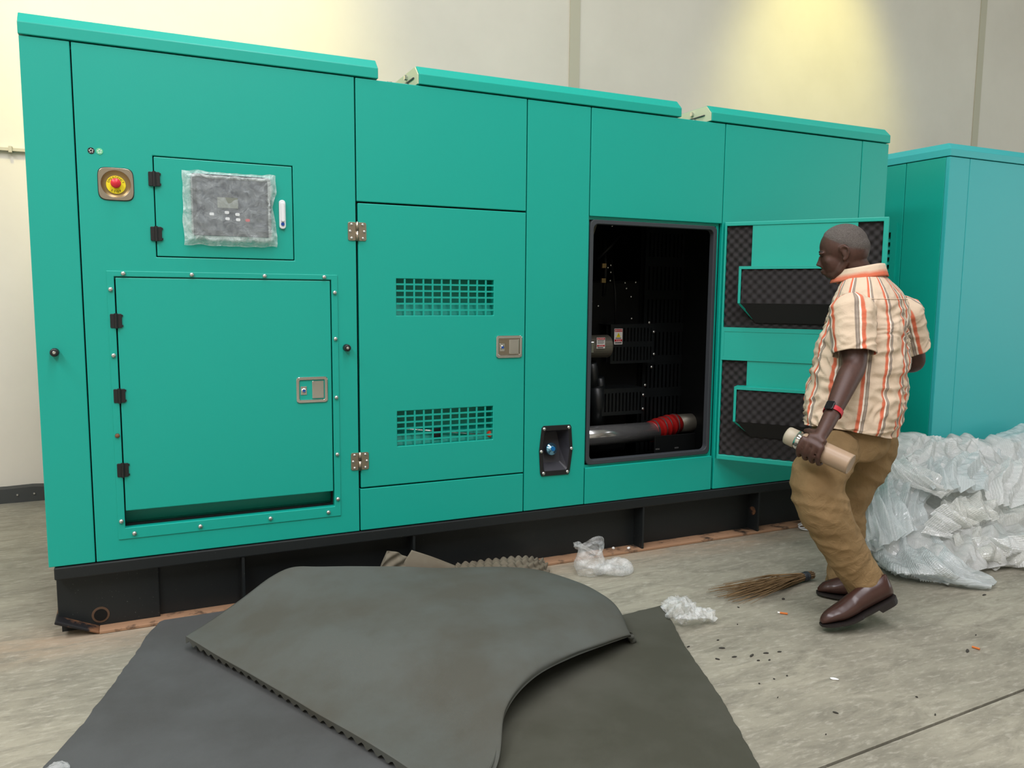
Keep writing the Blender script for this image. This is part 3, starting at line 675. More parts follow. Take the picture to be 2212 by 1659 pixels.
for (z0, z1, st, sb_, sd, gtop) in ((1.276, Z1 - 0.022, 1.62, 1.415, 1.325, Z1 - 0.022), (Z0 + 0.028, 1.088, 0.945, 0.745, 0.672, 1.088)):
    eggcrate(0.012, DW - 0.025, z0, z1, 0.024, 0.016, 0.052, 'acoustic_foam', 'foamdark', od, DM)
    MB().box(0.155, 0.70, 0.004, 0.008, st - 0.01, gtop).build('baffle_back', 'teal', od, xf=DM)
    # scoop: foam-faced box standing proud of the door with a folded green rim
    sc_ = MB(); D = -0.085
    sc_.box(0.105, 0.70, D, D + 0.003, st - 0.016, st)                 # top rim
    sc_.box(0.105, 0.70, D, 0.02, st - 0.004, st - 0.001)              # folded shelf
    sc_.box(0.105, 0.120, D, D + 0.003, sb_, st - 0.016)               # side rim
    sc_.box(0.105, 0.108, D, 0.02, sb_, st)                            # side sheet
    sc_.add([(0.105, D, sb_), (0.120, D, sb_), (0.190, -0.0, sd), (0.172, 0.0, sd), (0.105, D + 0.003, sb_), (0.120, D + 0.003, sb_), (0.190, 0.003, sd), (0.172, 0.003, sd)], [(0, 1, 2, 3), (4, 7, 6, 5), (0, 3, 7, 4), (1, 5, 6, 2)])
    sc_.box(0.685, 0.70, D, 0.02, sb_, st)
    s2 = sc_.build('air_scoop', 'teal', od, xf=DM, bevel=0.001)
    eggcrate(0.121, 0.684, sb_, st - 0.018, D + 0.014, 0.012, 0.052, 'scoop_foam', 'foamdark', s2, DM)
    lo = MB(); lo.add([(0.121, D + 0.006, sb_), (0.684, D + 0.006, sb_), (0.684, 0.006, sd - 0.02), (0.19, 0.006, sd - 0.02)], [(0, 1, 2, 3)])
    lo.add([(0.121, D + 0.012, sb_), (0.684, D + 0.012, sb_), (0.684, 0.012, sd - 0.02), (0.19, 0.012, sd - 0.02)], [(3, 2, 1, 0)])
    lo.build('scoop_floor', 'foamdark', s2, xf=DM)
# ---------------------------------------------------------------- second canopy beyond
G2X, G2Y = 5.09, 3.80
g2 = thing('generator', (6.5, 4.7, 0), 'second pale teal generator canopy with louvred end, behind the bubble wrap', 'generator')
def p2(name, b, mat='teal2', bevel=0.003): return MB().box(*b).build(name, mat, g2, bevel=bevel)
p2('corner_panel', (G2X, G2X + 0.205, G2Y, G2Y + 0.03, 0.316, 2.42)); p2('front_panel', (G2X + 0.209, G2X + 1.35, G2Y, G2Y + 0.03, 0.316, 2.42)); p2('front_panel', (G2X + 1.356, G2X + 3.1, G2Y, G2Y + 0.03, 0.316, 2.42)); p2('front_panel', (G2X + 3.106, G2X + 4.7, G2Y, G2Y + 0.03, 0.316, 2.42))
ye = 4.145
p2('end_panel', (G2X, G2X + 0.03, G2Y + 0.032, ye - 0.003, 0.316, 2.42), 'teal')
MB().plate(ye + 0.003, 5.5, 0.316, 2.42, 0, 0.03, [(4.22, 5.05, 1.0, 1.965)]).build('end_panel', 'teal', g2, xf=Matrix(((0, 1, 0, G2X), (1, 0, 0, 0), (0, 0, 1, 0), (0, 0, 0, 1))), bevel=0.003)
MB().plate(4.185, 5.08, 0.97, 2.0, -0.012, 0.0, [(4.232, 5.02, 1.03, 1.935)]).build('louvre_frame', 'teal', g2, xf=Matrix(((0, 1, 0, G2X), (1, 0, 0, 0), (0, 0, 1, 0), (0, 0, 0, 1))))
for i in range(16):
    z = 1.04 + i * 0.055
    MB().prism([(G2X - 0.008, z), (G2X - 0.006, z - 0.004), (G2X + 0.04, z + 0.035), (G2X + 0.038, z + 0.04)], 'y', 4.232, 5.02).build('louvre', 'teal', g2)
p2('radiator', (G2X + 0.1, G2X + 0.14, 4.05, 5.3, 0.4, 2.3), simple('radiator_core', (120, 112, 98), 0.5, 0.3))
p2('shell', (G2X + 0.2, G2X + 4.7, G2Y + 0.06, 5.5, 0.316, 2.40), 'dark')
# hipped roof tray
rt = MB(); e = G2X - 0.006; y0 = G2Y - 0.006
rt.add([(e, y0, 2.424), (e + 4.8, y0, 2.424), (e + 4.8, 5.5, 2.424), (e, 5.5, 2.424), (e, y0, 2.472), (e + 4.8, y0, 2.472), (e + 4.8, 5.5, 2.472), (e, 5.5, 2.472), (e + 0.035, y0 + 0.045, 2.517), (e + 4.8, y0 + 0.045, 2.517), (e + 4.8, 5.46, 2.517), (e + 0.035, 5.46, 2.517)],
       [(0, 3, 2, 1), (0, 1, 5, 4), (1, 2, 6, 5), (2, 3, 7, 6), (3, 0, 4, 7), (4, 5, 9, 8), (5, 6, 10, 9), (6, 7, 11, 10), (7, 4, 8, 11), (8, 9, 10, 11)])
rt.build('roof_cap', 'teal2', g2, bevel=0.003)
p2('skid', (G2X + 0.02, G2X + 4.7, G2Y + 0.02, 5.45, 0.0, 0.314), 'skid')
# ---------------------------------------------------------------- foam sheets on the floor
def cr(p0, p1, p2, p3, t):
    return 0.5 * ((2 * p1) + (p2 - p0) * t + (2 * p0 - 5 * p1 + 4 * p2 - p3) * t * t + (3 * p1 - p0 - 3 * p2 + p3) * t ** 3)
def patch(grid, u, v):        # grid[row][col] of Vectors, u over columns 0..1, v over rows 0..1
    R, Cn = len(grid), len(grid[0])
    x = min(u * (Cn - 1), Cn - 1 - 1e-6); y = min(v * (R - 1), R - 1 - 1e-6); i, j = int(x), int(y); fx, fy = x - i, y - j
    def row(r):
        g = grid[r]
        a = g[i - 1] if i > 0 else g[0] * 2 - g[1]; d = g[i + 2] if i + 2 < Cn else g[-1] * 2 - g[-2]
        return cr(a, g[i], g[i + 1], d, fx)
    b, c = row(j), row(j + 1)
    a = row(j - 1) if j > 0 else b * 2 - c; d = row(j + 2) if j + 2 < R else c * 2 - b
    return cr(a, b, c, d, fy)
def sheet(name, grid, nu, nv, mat, thick, bump=0.0, wl=0.05, up=True, parent=None, wob=0.0, lipfade=False):
    """foam sheet: smooth face on one side, egg-crate peaks on the other"""
    top = [[patch(grid, i / nu, j / nv) for i in range(nu + 1)] for j in range(nv + 1)]
    # arc-length coordinates for the peaks
    U = [[0.0] * (nu + 1) for _ in range(nv + 1)]; Wv = [[0.0] * (nu + 1) for _ in range(nv + 1)]
    for j in range(nv + 1):
        for i in range(1, nu + 1): U[j][i] = U[j][i - 1] + (top[j][i] - top[j][i - 1]).length
    for i in range(nu + 1):
        for j in range(1, nv + 1): Wv[j][i] = Wv[j - 1][i] + (top[j][i] - top[j - 1][i]).length
    v = []; w2 = []
    jc, ic = nv // 2, nu // 2
    sg = 1.0 if (top[jc][ic + 1] - top[jc][ic - 1]).cross(top[jc + 1][ic] - top[jc - 1][ic]).z > 0 else -1.0
    for j in range(nv + 1):
        for i in range(nu + 1):
            a = top[j][min(i + 1, nu)] - top[j][max(i - 1, 0)]; b = top[min(j + 1, nv)][i] - top[max(j - 1, 0)][i]
            n = a.cross(b); n = n.normalized() if n.length > 1e-9 else Vector((0, 0, 1))
            n = n * sg
            p = top[j][i]
            if wob: p = p + n * (wob * noise.noise(p * 4.0))
            fade = min(1.0, max(0.0, (1 - i / nu - 0.12) / 0.2)) * min(1.0, max(0.0, (1 - j / nv - 0.12) / 0.2)) if lipfade else 1.0
            h = fade * bump * (0.5 + 0.5 * math.cos(2 * math.pi * U[j][i] / wl) * math.cos(2 * math.pi * Wv[j][i] / wl))
            if up: v.append(p); w2.append(p - n * (thick + h))
            else: v.append(p + n * h); w2.append(p - n * thick)
    N = len(v); f = []
    ix = lambda i, j: j * (nu + 1) + i
    for j in range(nv):
        for i in range(nu):
            f.append((ix(i, j), ix(i + 1, j), ix(i + 1, j + 1), ix(i, j + 1))); f.append((N + ix(i, j), N + ix(i, j + 1), N + ix(i + 1, j + 1), N + ix(i + 1, j)))
    bd = [ix(i, 0) for i in range(nu)] + [ix(nu, j) for j in range(nv)] + [ix(i, nv) for i in range(nu, 0, -1)] + [ix(0, j) for j in range(nv, 0, -1)]
    for k in range(len(bd)):
        a, b = bd[k], bd[(k + 1) % len(bd)]; f.append((a, N + a, N + b, b))
    o = MB().add([tuple(p) for p in v + w2], f).build(name, mat, parent, smooth=True)
    o.data.polygons.foreach_set('use_smooth', [True] * (2 * nu * nv) + [False] * len(bd))
    return o
def slab_outline(name, pts, z, mat, rough=0.006, z0=0.001):
    P2 = [G(px, py, z) for px, py in pts]; out = []
    for i, p in enumerate(P2):
        q = P2[(i + 1) % len(P2)]; n = max(1, int((q - p).length / 0.02))
        for k in range(n):
            c = p + (q - p) * (k / n); out.append((c.x + rough * noise.noise((c.x * 22, c.y * 22, 1)), min(c.y + rough * noise.noise((c.x * 22, c.y * 22, 5)), FY - 0.016)))
    ar = sum(out[i][0] * out[(i + 1) % len(out)][1] - out[(i + 1) % len(out)][0] * out[i][1] for i in range(len(out)))
    if ar < 0: out = out[::-1]
    return MB().prism(out, 'z', z0, z).build(name, mat, bevel=0.004)
lowL = slab_outline('foam_sheet', [(500, 1311), (372, 1331), (345, 1342), (315, 1374), (292, 1412), (262, 1450), (230, 1496), (200, 1530), (180, 1562), (150, 1592), (95, 1655), (40, 1730), (500, 1900), (1000, 1830), (985, 1640), (860, 1480), (760, 1330), (640, 1297)], 0.028, 'foamlow')
tag(lowL, 'blue-grey foam sheet lying flat beside the skid corner, lowest of the pile', 'foam sheet', 'foam sheets on the floor')
lowR = slab_outline('foam_sheet', [(1432, 1306), (1480, 1394), (1560, 1510), (1643, 1657), (1710, 1770), (1350, 1900), (1010, 1760), (1000, 1600), (1020, 1480), (1120, 1380), (1358, 1324)], 0.030, 'foamright')
tag(lowR, 'olive-grey foam sheet lying flat with a straight cut edge on bare concrete', 'foam sheet', 'foam sheets on the floor')
tg = [[(401, 1376, .085), (508, 1437, .072), (645, 1517, .066), (815, 1618, .062), (1000, 1745, .052)],
      [(450, 1345, .09), (600, 1390, .12), (760, 1452, .11), (930, 1545, .080), (1062, 1640, .062)],
      [(515, 1300, .13), (700, 1342, .165), (880, 1393, .165), (1015, 1455, .145), (1085, 1520, .115)],
      [(585, 1247, .19), (800, 1281, .195), (1000, 1322, .19), (1120, 1380, .185), (1150, 1440, .150)],
      [(636, 1224, .215), (880, 1230, .19), (1110, 1250, .18), (1225, 1322, .18), (1240, 1397, .140)],
      [(700, 1225, .20), (930, 1226, .175), (1160, 1230, .155), (1300, 1288, .15), (1345, 1362, .105)]]
grid = [[G(*q[:2], q[2]) for q in r] for r in tg]
last = grid[-1]
grid.append([p + Vector((0.03, 0.06, -0.05)) for p in last[:3]] + [last[3] + Vector((0.06, 0.05, -0.045)), last[4] + Vector((0.055, 0.035, -0.042))])
grid.append([p + Vector((0.03, 0.03, -0.06)) for p in grid[-1][:3]] + [grid[-1][3] + Vector((0.03, 0.02, -0.05)), grid[-1][4] + Vector((0.02, 0.012, -0.028))])
for ri, r in enumerate(grid):      # roll the right-hand lip over and under
    a, b = r[-2], r[-1]; d = (b - a).normalized(); h = max(0.0, b.z - 0.06)
    if ri >= len(grid) - 2: r.append(b + Vector((0.008, 0.002, -0.010))); continue
    r.append(b + Vector((d.x * 0.020, d.y * 0.020, 0)) + Vector((0, 0, -0.018 - h * 0.15)))
for r in grid:
    for p in r: p.y = min(p.y, FY - 0.07)
topS = sheet('foam_sheet', grid, 200, 220, 'foamtop', 0.014, 0.017, 0.05, True, wob=0.008, lipfade=True)
tag(topS, 'large grey egg-crate foam sheet, smooth side up, humped over the others', 'foam sheet', 'foam sheets on the floor')
# corners of further offcuts behind the hump
ga = [[P(868, 1226, 3.60), P(930, 1222, 3.56), P(1000, 1232, 3.50)], [P(889, 1188, 3.62), P(935, 1203, 3.58), P(995, 1226, 3.52)]]
ga.insert(0, [q + Vector((-0.01, -0.03, -0.09)) for q in ga[0]])
fl1 = sheet('foam_offcut', ga, 20, 20, 'foamtan', 0.02, 0.012, 0.05, True)
tag(fl1, 'pointed foam corner sticking up behind the humped sheet, leaning on the skid', 'foam offcut', 'foam offcuts behind the hump')
gb = [[P(822, 1232, 3.60), P(850, 1232, 3.60), P(880, 1236, 3.60)], [P(838, 1190, 3.63), P(858, 1194, 3.63), P(882, 1206, 3.63)]]
gb.insert(0, [q + Vector((0, -0.03, -0.10)) for q in gb[0]])
fl2 = sheet('foam_offcut', gb, 40, 40, 'foamtan', 0.016, 0.024, 0.075, False)
tag(fl2, 'small tan egg-crate offcut with peaks out, beside the pointed foam corner', 'foam offcut', 'foam offcuts behind the hump')
gc = [[G(990, 1250, .10), G(1080, 1252, .10), G(1140, 1262, .07), G(1186, 1268, .02)], [G(985, 1236, .11), G(1070, 1234, .125), G(1130, 1234, .10), G(1182, 1248, .035)], [G(985, 1232, .10), G(1070, 1222, .115), G(1130, 1217, .105), G(1178, 1224, .05)], [G(990, 1226, .06), G(1070, 1216, .07), G(1130, 1211, .07), G(1172, 1216, .03)]]
fl3 = sheet('foam_offcut', gc, 110, 60, 'foamtan', 0.012, 0.030, 0.080, False)
tag(fl3, 'bumpy egg-crate foam edge, peaks up, showing behind the right of the hump', 'foam offcut', 'foam offcuts behind the hump')
# ---------------------------------------------------------------- hand broom
br = thing('hand_broom', G(1650, 1268), 'short twig hand broom bound with black tape, on the concrete', 'broom')
h0, h1 = G(1752, 1242, 0.03), G(1556, 1291, 0.012); ax = (h1 - h0).normalized(); side = Vector((-ax.y, ax.x, 0)); rnd = random.Random(3)
tw = MB()
for i in range(150):
    a = rnd.uniform(0, 2 * math.pi); r = math.sqrt(rnd.random()) * 0.019
    s = h0 + side * (r * math.cos(a)) + Vector((0, 0, r * math.sin(a))) - ax * rnd.uniform(0, 0.015)
    L = (h1 - h0).length * rnd.uniform(0.62, 1.02); sp = rnd.gauss(0, 0.05) + 0.5 * r * math.cos(a) / 0.019 * 0.09
    e = h0 + ax * L + side * (sp * L / 0.5) ; e.z = 0.006 + abs(rnd.gauss(0, 0.014)) + max(0, r * math.sin(a)) * 0.9
    mid = (s + e) / 2 + Vector((0, 0, 0.006 + 0.4 * r * math.sin(a))) + side * rnd.gauss(0, 0.003)
    tw.tube([s, s + ax * 0.06, mid, e], [0.0022, 0.0022, 0.0019, 0.0008], 5)
t = NT('twig'); nn = t.noise(14, 3); M['twig'] = t.set(t.mix(nn.outputs[0], lin(138, 112, 74), lin(84, 62, 40)), 0.75)
tag(tw.build('twigs', 'twig', br), kind='stuff')
MB().tube([h0 + ax * 0.022, h0 + ax * 0.024, h0 + ax * 0.058, h0 + ax * 0.06], [0.021, 0.0235, 0.0235, 0.021], 20).build('tape_band', simple('tape', (34, 38, 42), 0.5), br, smooth=True)
MB().tube([h0 + ax * 0.034, h0 + ax * 0.037], 0.0245, 20).build('tape_ridge', simple('tape2', (50, 54, 60), 0.5), br)
# ---------------------------------------------------------------- bubble wrap heap
def wrap_mat(name, tint, dens):
    t = NT(name); v = t.obj()
    uvn = t.n('ShaderNodeUVMap'); vo = t.n('ShaderNodeTexVoronoi', feature='F1', voronoi_dimensions='2D'); vo.inputs['Scale'].default_value = 85; vo.inputs['Randomness'].default_value = 0.25; t.l(uvn.outputs[0], vo.inputs['Vector'])
    n = t.noise(5, 4, 0.6); n2 = t.noise(45, 4, 0.7)
    t.set(t.mix(n.outputs[0], tint, tuple(min(1, c * 1.12) for c in tint[:3]) + (1,)), t.ramp(n2.outputs[0], [(0.3, (0.06,) * 3 + (1,)), (0.7, (0.22,) * 3 + (1,))]), 0, 0.7)
    h = t.math('ADD', t.math('MULTIPLY', t.ramp(vo.outputs['Distance'], [(0.0, (1, 1, 1, 1)), (0.25, (0.86, 0.86, 0.86, 1)), (0.5, (0, 0, 0, 1))]), 1.0), t.math('MULTIPLY', n2.outputs[0], 0.35))
    t.bump(h, 0.8, 0.0035); t.b.inputs['Coat Weight'].default_value = 0.7; t.b.inputs['Coat Roughness'].default_value = 0.06
    tl = t.n('ShaderNodeBsdfTranslucent'); tl.inputs[0].default_value = tint
    m1 = t.n('ShaderNodeMixShader'); m1.inputs[0].default_value = 0.35; t.l(t.b.outputs[0], m1.inputs[1]); t.l(tl.outputs[0], m1.inputs[2])
    tr = t.n('ShaderNodeBsdfTransparent'); m2 = t.n('ShaderNodeMixShader')
    f = t.ramp(n.outputs[0], [(0.3, (dens - 0.15,) * 3 + (1,)), (0.7, (min(1, dens + 0.12),) * 3 + (1,))])
    f = t.math('MULTIPLY', f, t.ramp(vo.outputs['Distance'], [(0.1, (0.86,) * 3 + (1,)), (0.42, (1, 1, 1, 1)), (0.6, (0.94,) * 3 + (1,))]))
    t.l(f, m2.inputs[0]); t.l(tr.outputs[0], m2.inputs[1]); t.l(m1.outputs[0], m2.inputs[2]); t.l(m2.outputs[0], t.t.nodes['Material Output'].inputs[0])
    return t.m
M['wrap'] = wrap_mat('bubble_wrap', lin(244, 246, 242), 0.90)
M['wrapblue'] = wrap_mat('bubble_wrap_bluish', lin(236, 243, 243), 0.86)
M['wrapclear'] = wrap_mat('bubble_wrap_clear', lin(238, 239, 232), 0.74)
def crumple(name, grid, nu, nv, mat, seed, a1=0.05, f1=3.0, a2=0.018, f2=11.0, folds=(), fa=0.02, floor=0.004):
    rows = []; off = Vector((seed * 7.3, seed * 3.1, seed * 1.7))
    base = [[patch(grid, i / nu, j / nv) for i in range(nu + 1)] for j in range(nv + 1)]
    for j in range(nv + 1):
        for i in range(nu + 1):
            a = base[j][min(i + 1, nu)] - base[j][max(i - 1, 0)]; b = base[min(j + 1, nv)][i] - base[max(j - 1, 0)][i]
            n = a.cross(b); n = n.normalized() if n.length > 1e-9 else Vector((0, 0, 1))
            if n.z < 0: n = -n
            p = base[j][i]; q = p + off
            wv = Vector((noise.noise(q * 2.0), noise.noise(q * 2.0 + Vector((9, 1, 4))), 0)) * 0.25
            d = a1 * (1 - 2 * abs(noise.noise((q + wv) * f1))) + a2 * (1 - 2 * abs(noise.noise((q + wv) * f2)))
            u, v = i / nu, j / nv
            for (du, dv, fr, ph) in folds:
                s = (du * u + dv * v) * fr + ph + 1.1 * noise.noise(q * 2.4); s = abs((s % 1.0) * 2 - 1)
                d += fa * (s - 0.5)
            d += 0.006 * noise.noise(q * 38)
            pp = p + n * d + a.normalized() * (0.5 * a2 * noise.noise(q * 8))
            pp.z = max(pp.z, floor + 0.004 * noise.noise(q * 20) + 0.004); rows.append(tuple(pp))
    f = [(j * (nu + 1) + i, j * (nu + 1) + i + 1, (j + 1) * (nu + 1) + i + 1, (j + 1) * (nu + 1) + i) for j in range(nv) for i in range(nu)]
    o = MB().add(rows, f).build(name, mat, smooth=True)
    lu = sum((base[nv // 2][i + 1] - base[nv // 2][i]).length for i in range(nu)); lv = sum((base[j + 1][nu // 2] - base[j][nu // 2]).length for j in range(nv))
    lay = o.data.uv_layers.new(name='UVMap'); k = 0; flat = []
    for j in range(nv):
        for i in range(nu):
            for a, b in ((i, j), (i + 1, j), (i + 1, j + 1), (i, j + 1)): flat += [a / nu * lu * 1.15, b / nv * lv * 1.15]
    lay.data.foreach_set('uv', flat)
    return o
GB = 'bubble wrap sheets heaped on the floor'
def Yg(rows): return [[(P(a, b, c) if c > 1 else G(a, b, c)) for a, b, c in r] for r in rows]
g_ = Yg([[(1872, 1040, 3.62), (1940, 985, 3.66), (2030, 985, 3.7), (2100, 975, 3.7), (2180, 975, 3.7), (2330, 960, 3.7)],
         [(1880, 1010, 3.50), (1950, 950, 3.52), (2030, 962, 3.55), (2095, 952, 3.55), (2170, 955, 3.55), (2320, 935, 3.55)],
         [(1880, 1055, 3.38), (1950, 1005, 3.38), (2030, 1010, 3.38), (2105, 1000, 3.4), (2185, 1005, 3.4), (2330, 990, 3.4)],
         [(1872, 1105, 3.24), (1950, 1062, 3.20), (2030, 1070, 3.20), (2115, 1065, 3.22), (2195, 1075, 3.22), (2340, 1060, 3.22)],
         [(1868, 1150, 3.14), (1945, 1125, 3.06), (2025, 1130, 3.05), (2115, 1125, 3.05), (2195, 1135, 3.02), (2345, 1130, 3.0)],
         [(1870, 1185, 0.10), (1950, 1190, 0.10), (2045, 1190, 0.11), (2120, 1175, 0.12), (2200, 1180, 0.10), (2350, 1180, 0.10)],
         [(1875, 1208, 0.01), (1960, 1240, 0.01), (2050, 1250, 0.01), (2130, 1230, 0.01), (2200, 1215, 0.01), (2350, 1228, 0.01)]])
w1 = crumple('bubble_wrap', g_, 190, 150, 'wrap', 1, 0.055, 2.0, 0.006, 8, [(1, 0.55, 7, 0.2), (1, -0.4, 5, 0.1)], 0.026)
tag(w1, 'big crumpled mound of white bubble wrap against the pale teal canopy', 'bubble wrap', GB)
g_ = Yg([[(1925, 1030, 3.30), (1960, 1012, 3.30), (2000, 1010, 3.30), (2040, 1030, 3.28)],
         [(1890, 1070, 3.18), (1930, 1060, 3.14), (1975, 1060, 3.12), (2010, 1070, 3.12)],
         [(1870, 1120, 3.08), (1920, 1125, 3.0), (1965, 1115, 2.98), (1995, 1100, 3.0)],
         [(1872, 1170, 3.02), (1930, 1180, 2.92), (1985, 1165, 2.90), (2010, 1140, 2.93)],
         [(1885, 1205, 0.03), (1945, 1235, 0.05), (2010, 1225, 0.10), (2050, 1195, 0.12)],
         [(1930, 1238, 0.01), (1985, 1254, 0.01), (2060, 1255, 0.04), (2090, 1230, 0.06)],
         [(2000, 1256, 0.01), (2060, 1262, 0.01), (2110, 1266, 0.02), (2140, 1245, 0.03)],
         [(2085, 1258, 0.02), (2110, 1266, 0.012), (2140, 1272, 0.01), (2150, 1262, 0.01)]])
w2 = crumple('bubble_wrap', g_, 80, 190, 'wrapblue', 4, 0.022, 4, 0.006, 12, [(1, 0.1, 5, 0.1), (1, -0.3, 3, 0.5)], 0.026)
tag(w2, 'bluish bubble wrap sheet with a tongue trailing out onto the bare concrete', 'bubble wrap', GB)
g_ = Yg([[(2120, 985, 3.66), (2160, 942, 3.66), (2200, 926, 3.66), (2280, 906, 3.66)], [(2115, 1000, 3.50), (2165, 965, 3.5), (2210, 950, 3.5), (2300, 930, 3.5)], [(2120, 1030, 3.38), (2175, 1025, 3.36), (2230, 1010, 3.34), (2330, 1000, 3.3)], [(2150, 1070, 3.28), (2195, 1080, 3.25), (2250, 1080, 3.2), (2340, 1080, 3.2)]])
w3 = crumple('bubble_wrap', g_, 90, 70, 'wrapblue', 6, 0.03, 3, 0.008, 10, [(0.6, 1, 3, 0.3)], 0.015)
tag(w3, 'smooth pale blue bubble wrap bulging highest at the right edge of the heap', 'bubble wrap', GB)
g_ = Yg([[(2040, 1075, 3.16), (2090, 1060, 3.16), (2150, 1065, 3.16), (2220, 1085, 3.14)], [(2030, 1110, 3.0), (2085, 1100, 2.98), (2150, 1105, 2.97), (2225, 1120, 2.95)], [(2045, 1150, 2.93), (2100, 1150, 2.88), (2160, 1155, 2.87), (2235, 1160, 2.86)], [(2060, 1190, 0.10), (2115, 1195, 0.09), (2170, 1195, 0.07), (2240, 1195, 0.07)], [(2085, 1218, 0.01), (2125, 1225, 0.01), (2180, 1226, 0.01), (2250, 1232, 0.01)]])
w4 = crumple('bubble_wrap', g_, 110, 110, 'wrapclear', 8, 0.04, 3.4, 0.010, 9, [(1, 0.6, 4, 0.3), (0.2, 1, 3, 0.1)], 0.03)
tag(w4, 'clear wrinkled plastic wrap at the front right foot of the heap', 'bubble wrap', GB)
g_ = Yg([[(1960, 958, 3.46), (2010, 950, 3.48), (2060, 948, 3.48), (2105, 955, 3.48)], [(1955, 985, 3.36), (2010, 975, 3.34), (2065, 985, 3.34), (2115, 985, 3.36)], [(1965, 1020, 3.26), (2020, 1020, 3.22), (2080, 1030, 3.2), (2135, 1025, 3.22)], [(1990, 1065, 3.14), (2040, 1065, 3.1), (2090, 1070, 3.1), (2150, 1060, 3.12)]])
w5 = crumple('bubble_wrap', g_, 100, 80, 'wrap', 11, 0.03, 4, 0.008, 10, [(1, 0.2, 5, 0.1), (0.7, 1, 3, 0.4)], 0.03)
tag(w5, 'rumpled white bubble wrap folded over the crest of the heap', 'bubble wrap', GB)

# loose swathes lying over the heap, each pleated along its own length
SW = [([[(1905, 1010, 3.30), (1935, 990, 3.34), (1965, 985, 3.36)], [(1940, 1035, 3.18), (1965, 1022, 3.2), (1995, 1020, 3.22)], [(1985, 1060, 3.08), (2005, 1048, 3.08), (2030, 1045, 3.1)], [(2030, 1080, 3.0), (2045, 1068, 3.02), (2062, 1062, 3.04)]], 'wrap', 21, 'narrow white swathe of bubble wrap running down beside the man'),
      ([[(2000, 1000, 3.26), (2060, 985, 3.28), (2120, 985, 3.3)], [(1995, 1035, 3.14), (2060, 1022, 3.12), (2130, 1022, 3.14)], [(2010, 1070, 3.02), (2070, 1060, 3.0), (2140, 1058, 3.02)]], 'wrapblue', 23, 'fan of pleated bubble wrap spreading below the crest of the heap'),
      ([[(2020, 1120, 2.95), (2060, 1085, 3.0), (2110, 1070, 3.04)], [(2045, 1140, 2.90), (2080, 1112, 2.92), (2130, 1100, 2.95)], [(2075, 1150, 2.88), (2110, 1130, 2.88), (2150, 1125, 2.9)]], 'wrapclear', 25, 'slack clear loop of wrap hanging in the middle of the heap'),
      ([[(1990, 1150, 2.86), (2015, 1105, 2.92), (2040, 1090, 2.96)], [(2020, 1165, 2.82), (2040, 1125, 2.88), (2062, 1110, 2.92)], [(2045, 1172, 2.80), (2058, 1145, 2.86), (2075, 1130, 2.9)]], 'wrap', 27, 'folded white flap standing up at the centre front of the heap'),
      ([[(2060, 1185, 0.12), (2110, 1160, 0.16), (2170, 1160, 0.17), (2240, 1150, 0.18)], [(2050, 1205, 0.06), (2110, 1190, 0.09), (2180, 1192, 0.09), (2250, 1190, 0.09)], [(2060, 1222, 0.012), (2120, 1218, 0.02), (2185, 1225, 0.012), (2260, 1232, 0.012)]], 'wrap', 29, 'low roll of white wrap along the front edge of the heap'),
      ([[(1875, 1085, 3.10), (1900, 1050, 3.16), (1930, 1040, 3.2)], [(1872, 1125, 3.02), (1905, 1090, 3.04), (1945, 1075, 3.08)], [(1874, 1165, 2.96), (1915, 1130, 2.94), (1960, 1110, 2.98)], [(1882, 1200, 0.06), (1930, 1170, 2.86), (1980, 1145, 2.9)]], 'wrapblue', 31, 'bluish sheet of bubble wrap sloping to the floor behind the trouser leg'),
      ([[(2130, 1010, 3.2), (2175, 1000, 3.2), (2240, 985, 3.2)], [(2120, 1050, 3.08), (2180, 1045, 3.06), (2250, 1035, 3.05)], [(2130, 1095, 2.98), (2185, 1095, 2.96), (2250, 1090, 2.94)]], 'wrap', 33, 'soft white bubble wrap at the right edge, under the pale blue bulge')]
for rows_, mt, sd, lb in SW:
    o = crumple('bubble_wrap', Yg(rows_), 80, 80, mt, sd, 0.018, 4.0, 0.004, 10, [(1, 0.08, 4.5, 0.1 * sd), (1, -0.15, 2.5, 0.3)], 0.045)
    tag(o, lb, 'bubble wrap', GB)
# ---------------------------------------------------------------- clear film wads
M['wad'] = film_mat('stretch_film', (0.86, 0.88, 0.86, 1), 0.30, 0.08)
GW = 'crumpled clear film on the floor'
def ridge(p, f, s): return 1 - 2 * abs(noise.noise(Vector((p.x * f + s, p.y * f - s, p.z * f + 2 * s))))
wa = MB(); n = 40; c0 = G(1272, 1238)
V = []; F = []
for i in range(26):
    h = 0.005 + 0.155 * i / 25
    for k in range(n):
        a = 2 * math.pi * k / n; r = 0.050 + 0.012 * math.sin(h * 30) + (0.02 if i > 20 else 0)
        p = c0 + Vector((r * math.cos(a) * 1.15, r * math.sin(a), h)); p += Vector((math.cos(a), math.sin(a), 0)) * (0.016 * ridge(p, 14, 1) + 0.006 * ridge(p, 40, 4)); p.z *= 1 + 0.15 * math.sin(a * 2 + 1)
        V.append(p)
for i in range(25):
    for k in range(n): F.append((i * n + k, i * n + (k + 1) % n, (i + 1) * n + (k + 1) % n, (i + 1) * n + k))
wa.add(V, F)
c1 = G(1325, 1238); path = []; rr = []
V = []; F = []; n2 = 60; m2_ = 14
for i in range(n2):
    a = 2 * math.pi * i / n2; cc = c1 + Vector((0.085 * math.cos(a), 0.05 * math.sin(a), 0.028 + 0.012 * math.sin(a * 2)))
    for k in range(m2_):
        b = 2 * math.pi * k / m2_; d = Vector((math.cos(a) * math.cos(b), math.sin(a) * math.cos(b), math.sin(b)))
        p = cc + d * 0.022; p += d * (0.009 * ridge(p, 30, 2)); p.z = max(p.z, 0.003); V.append(p)
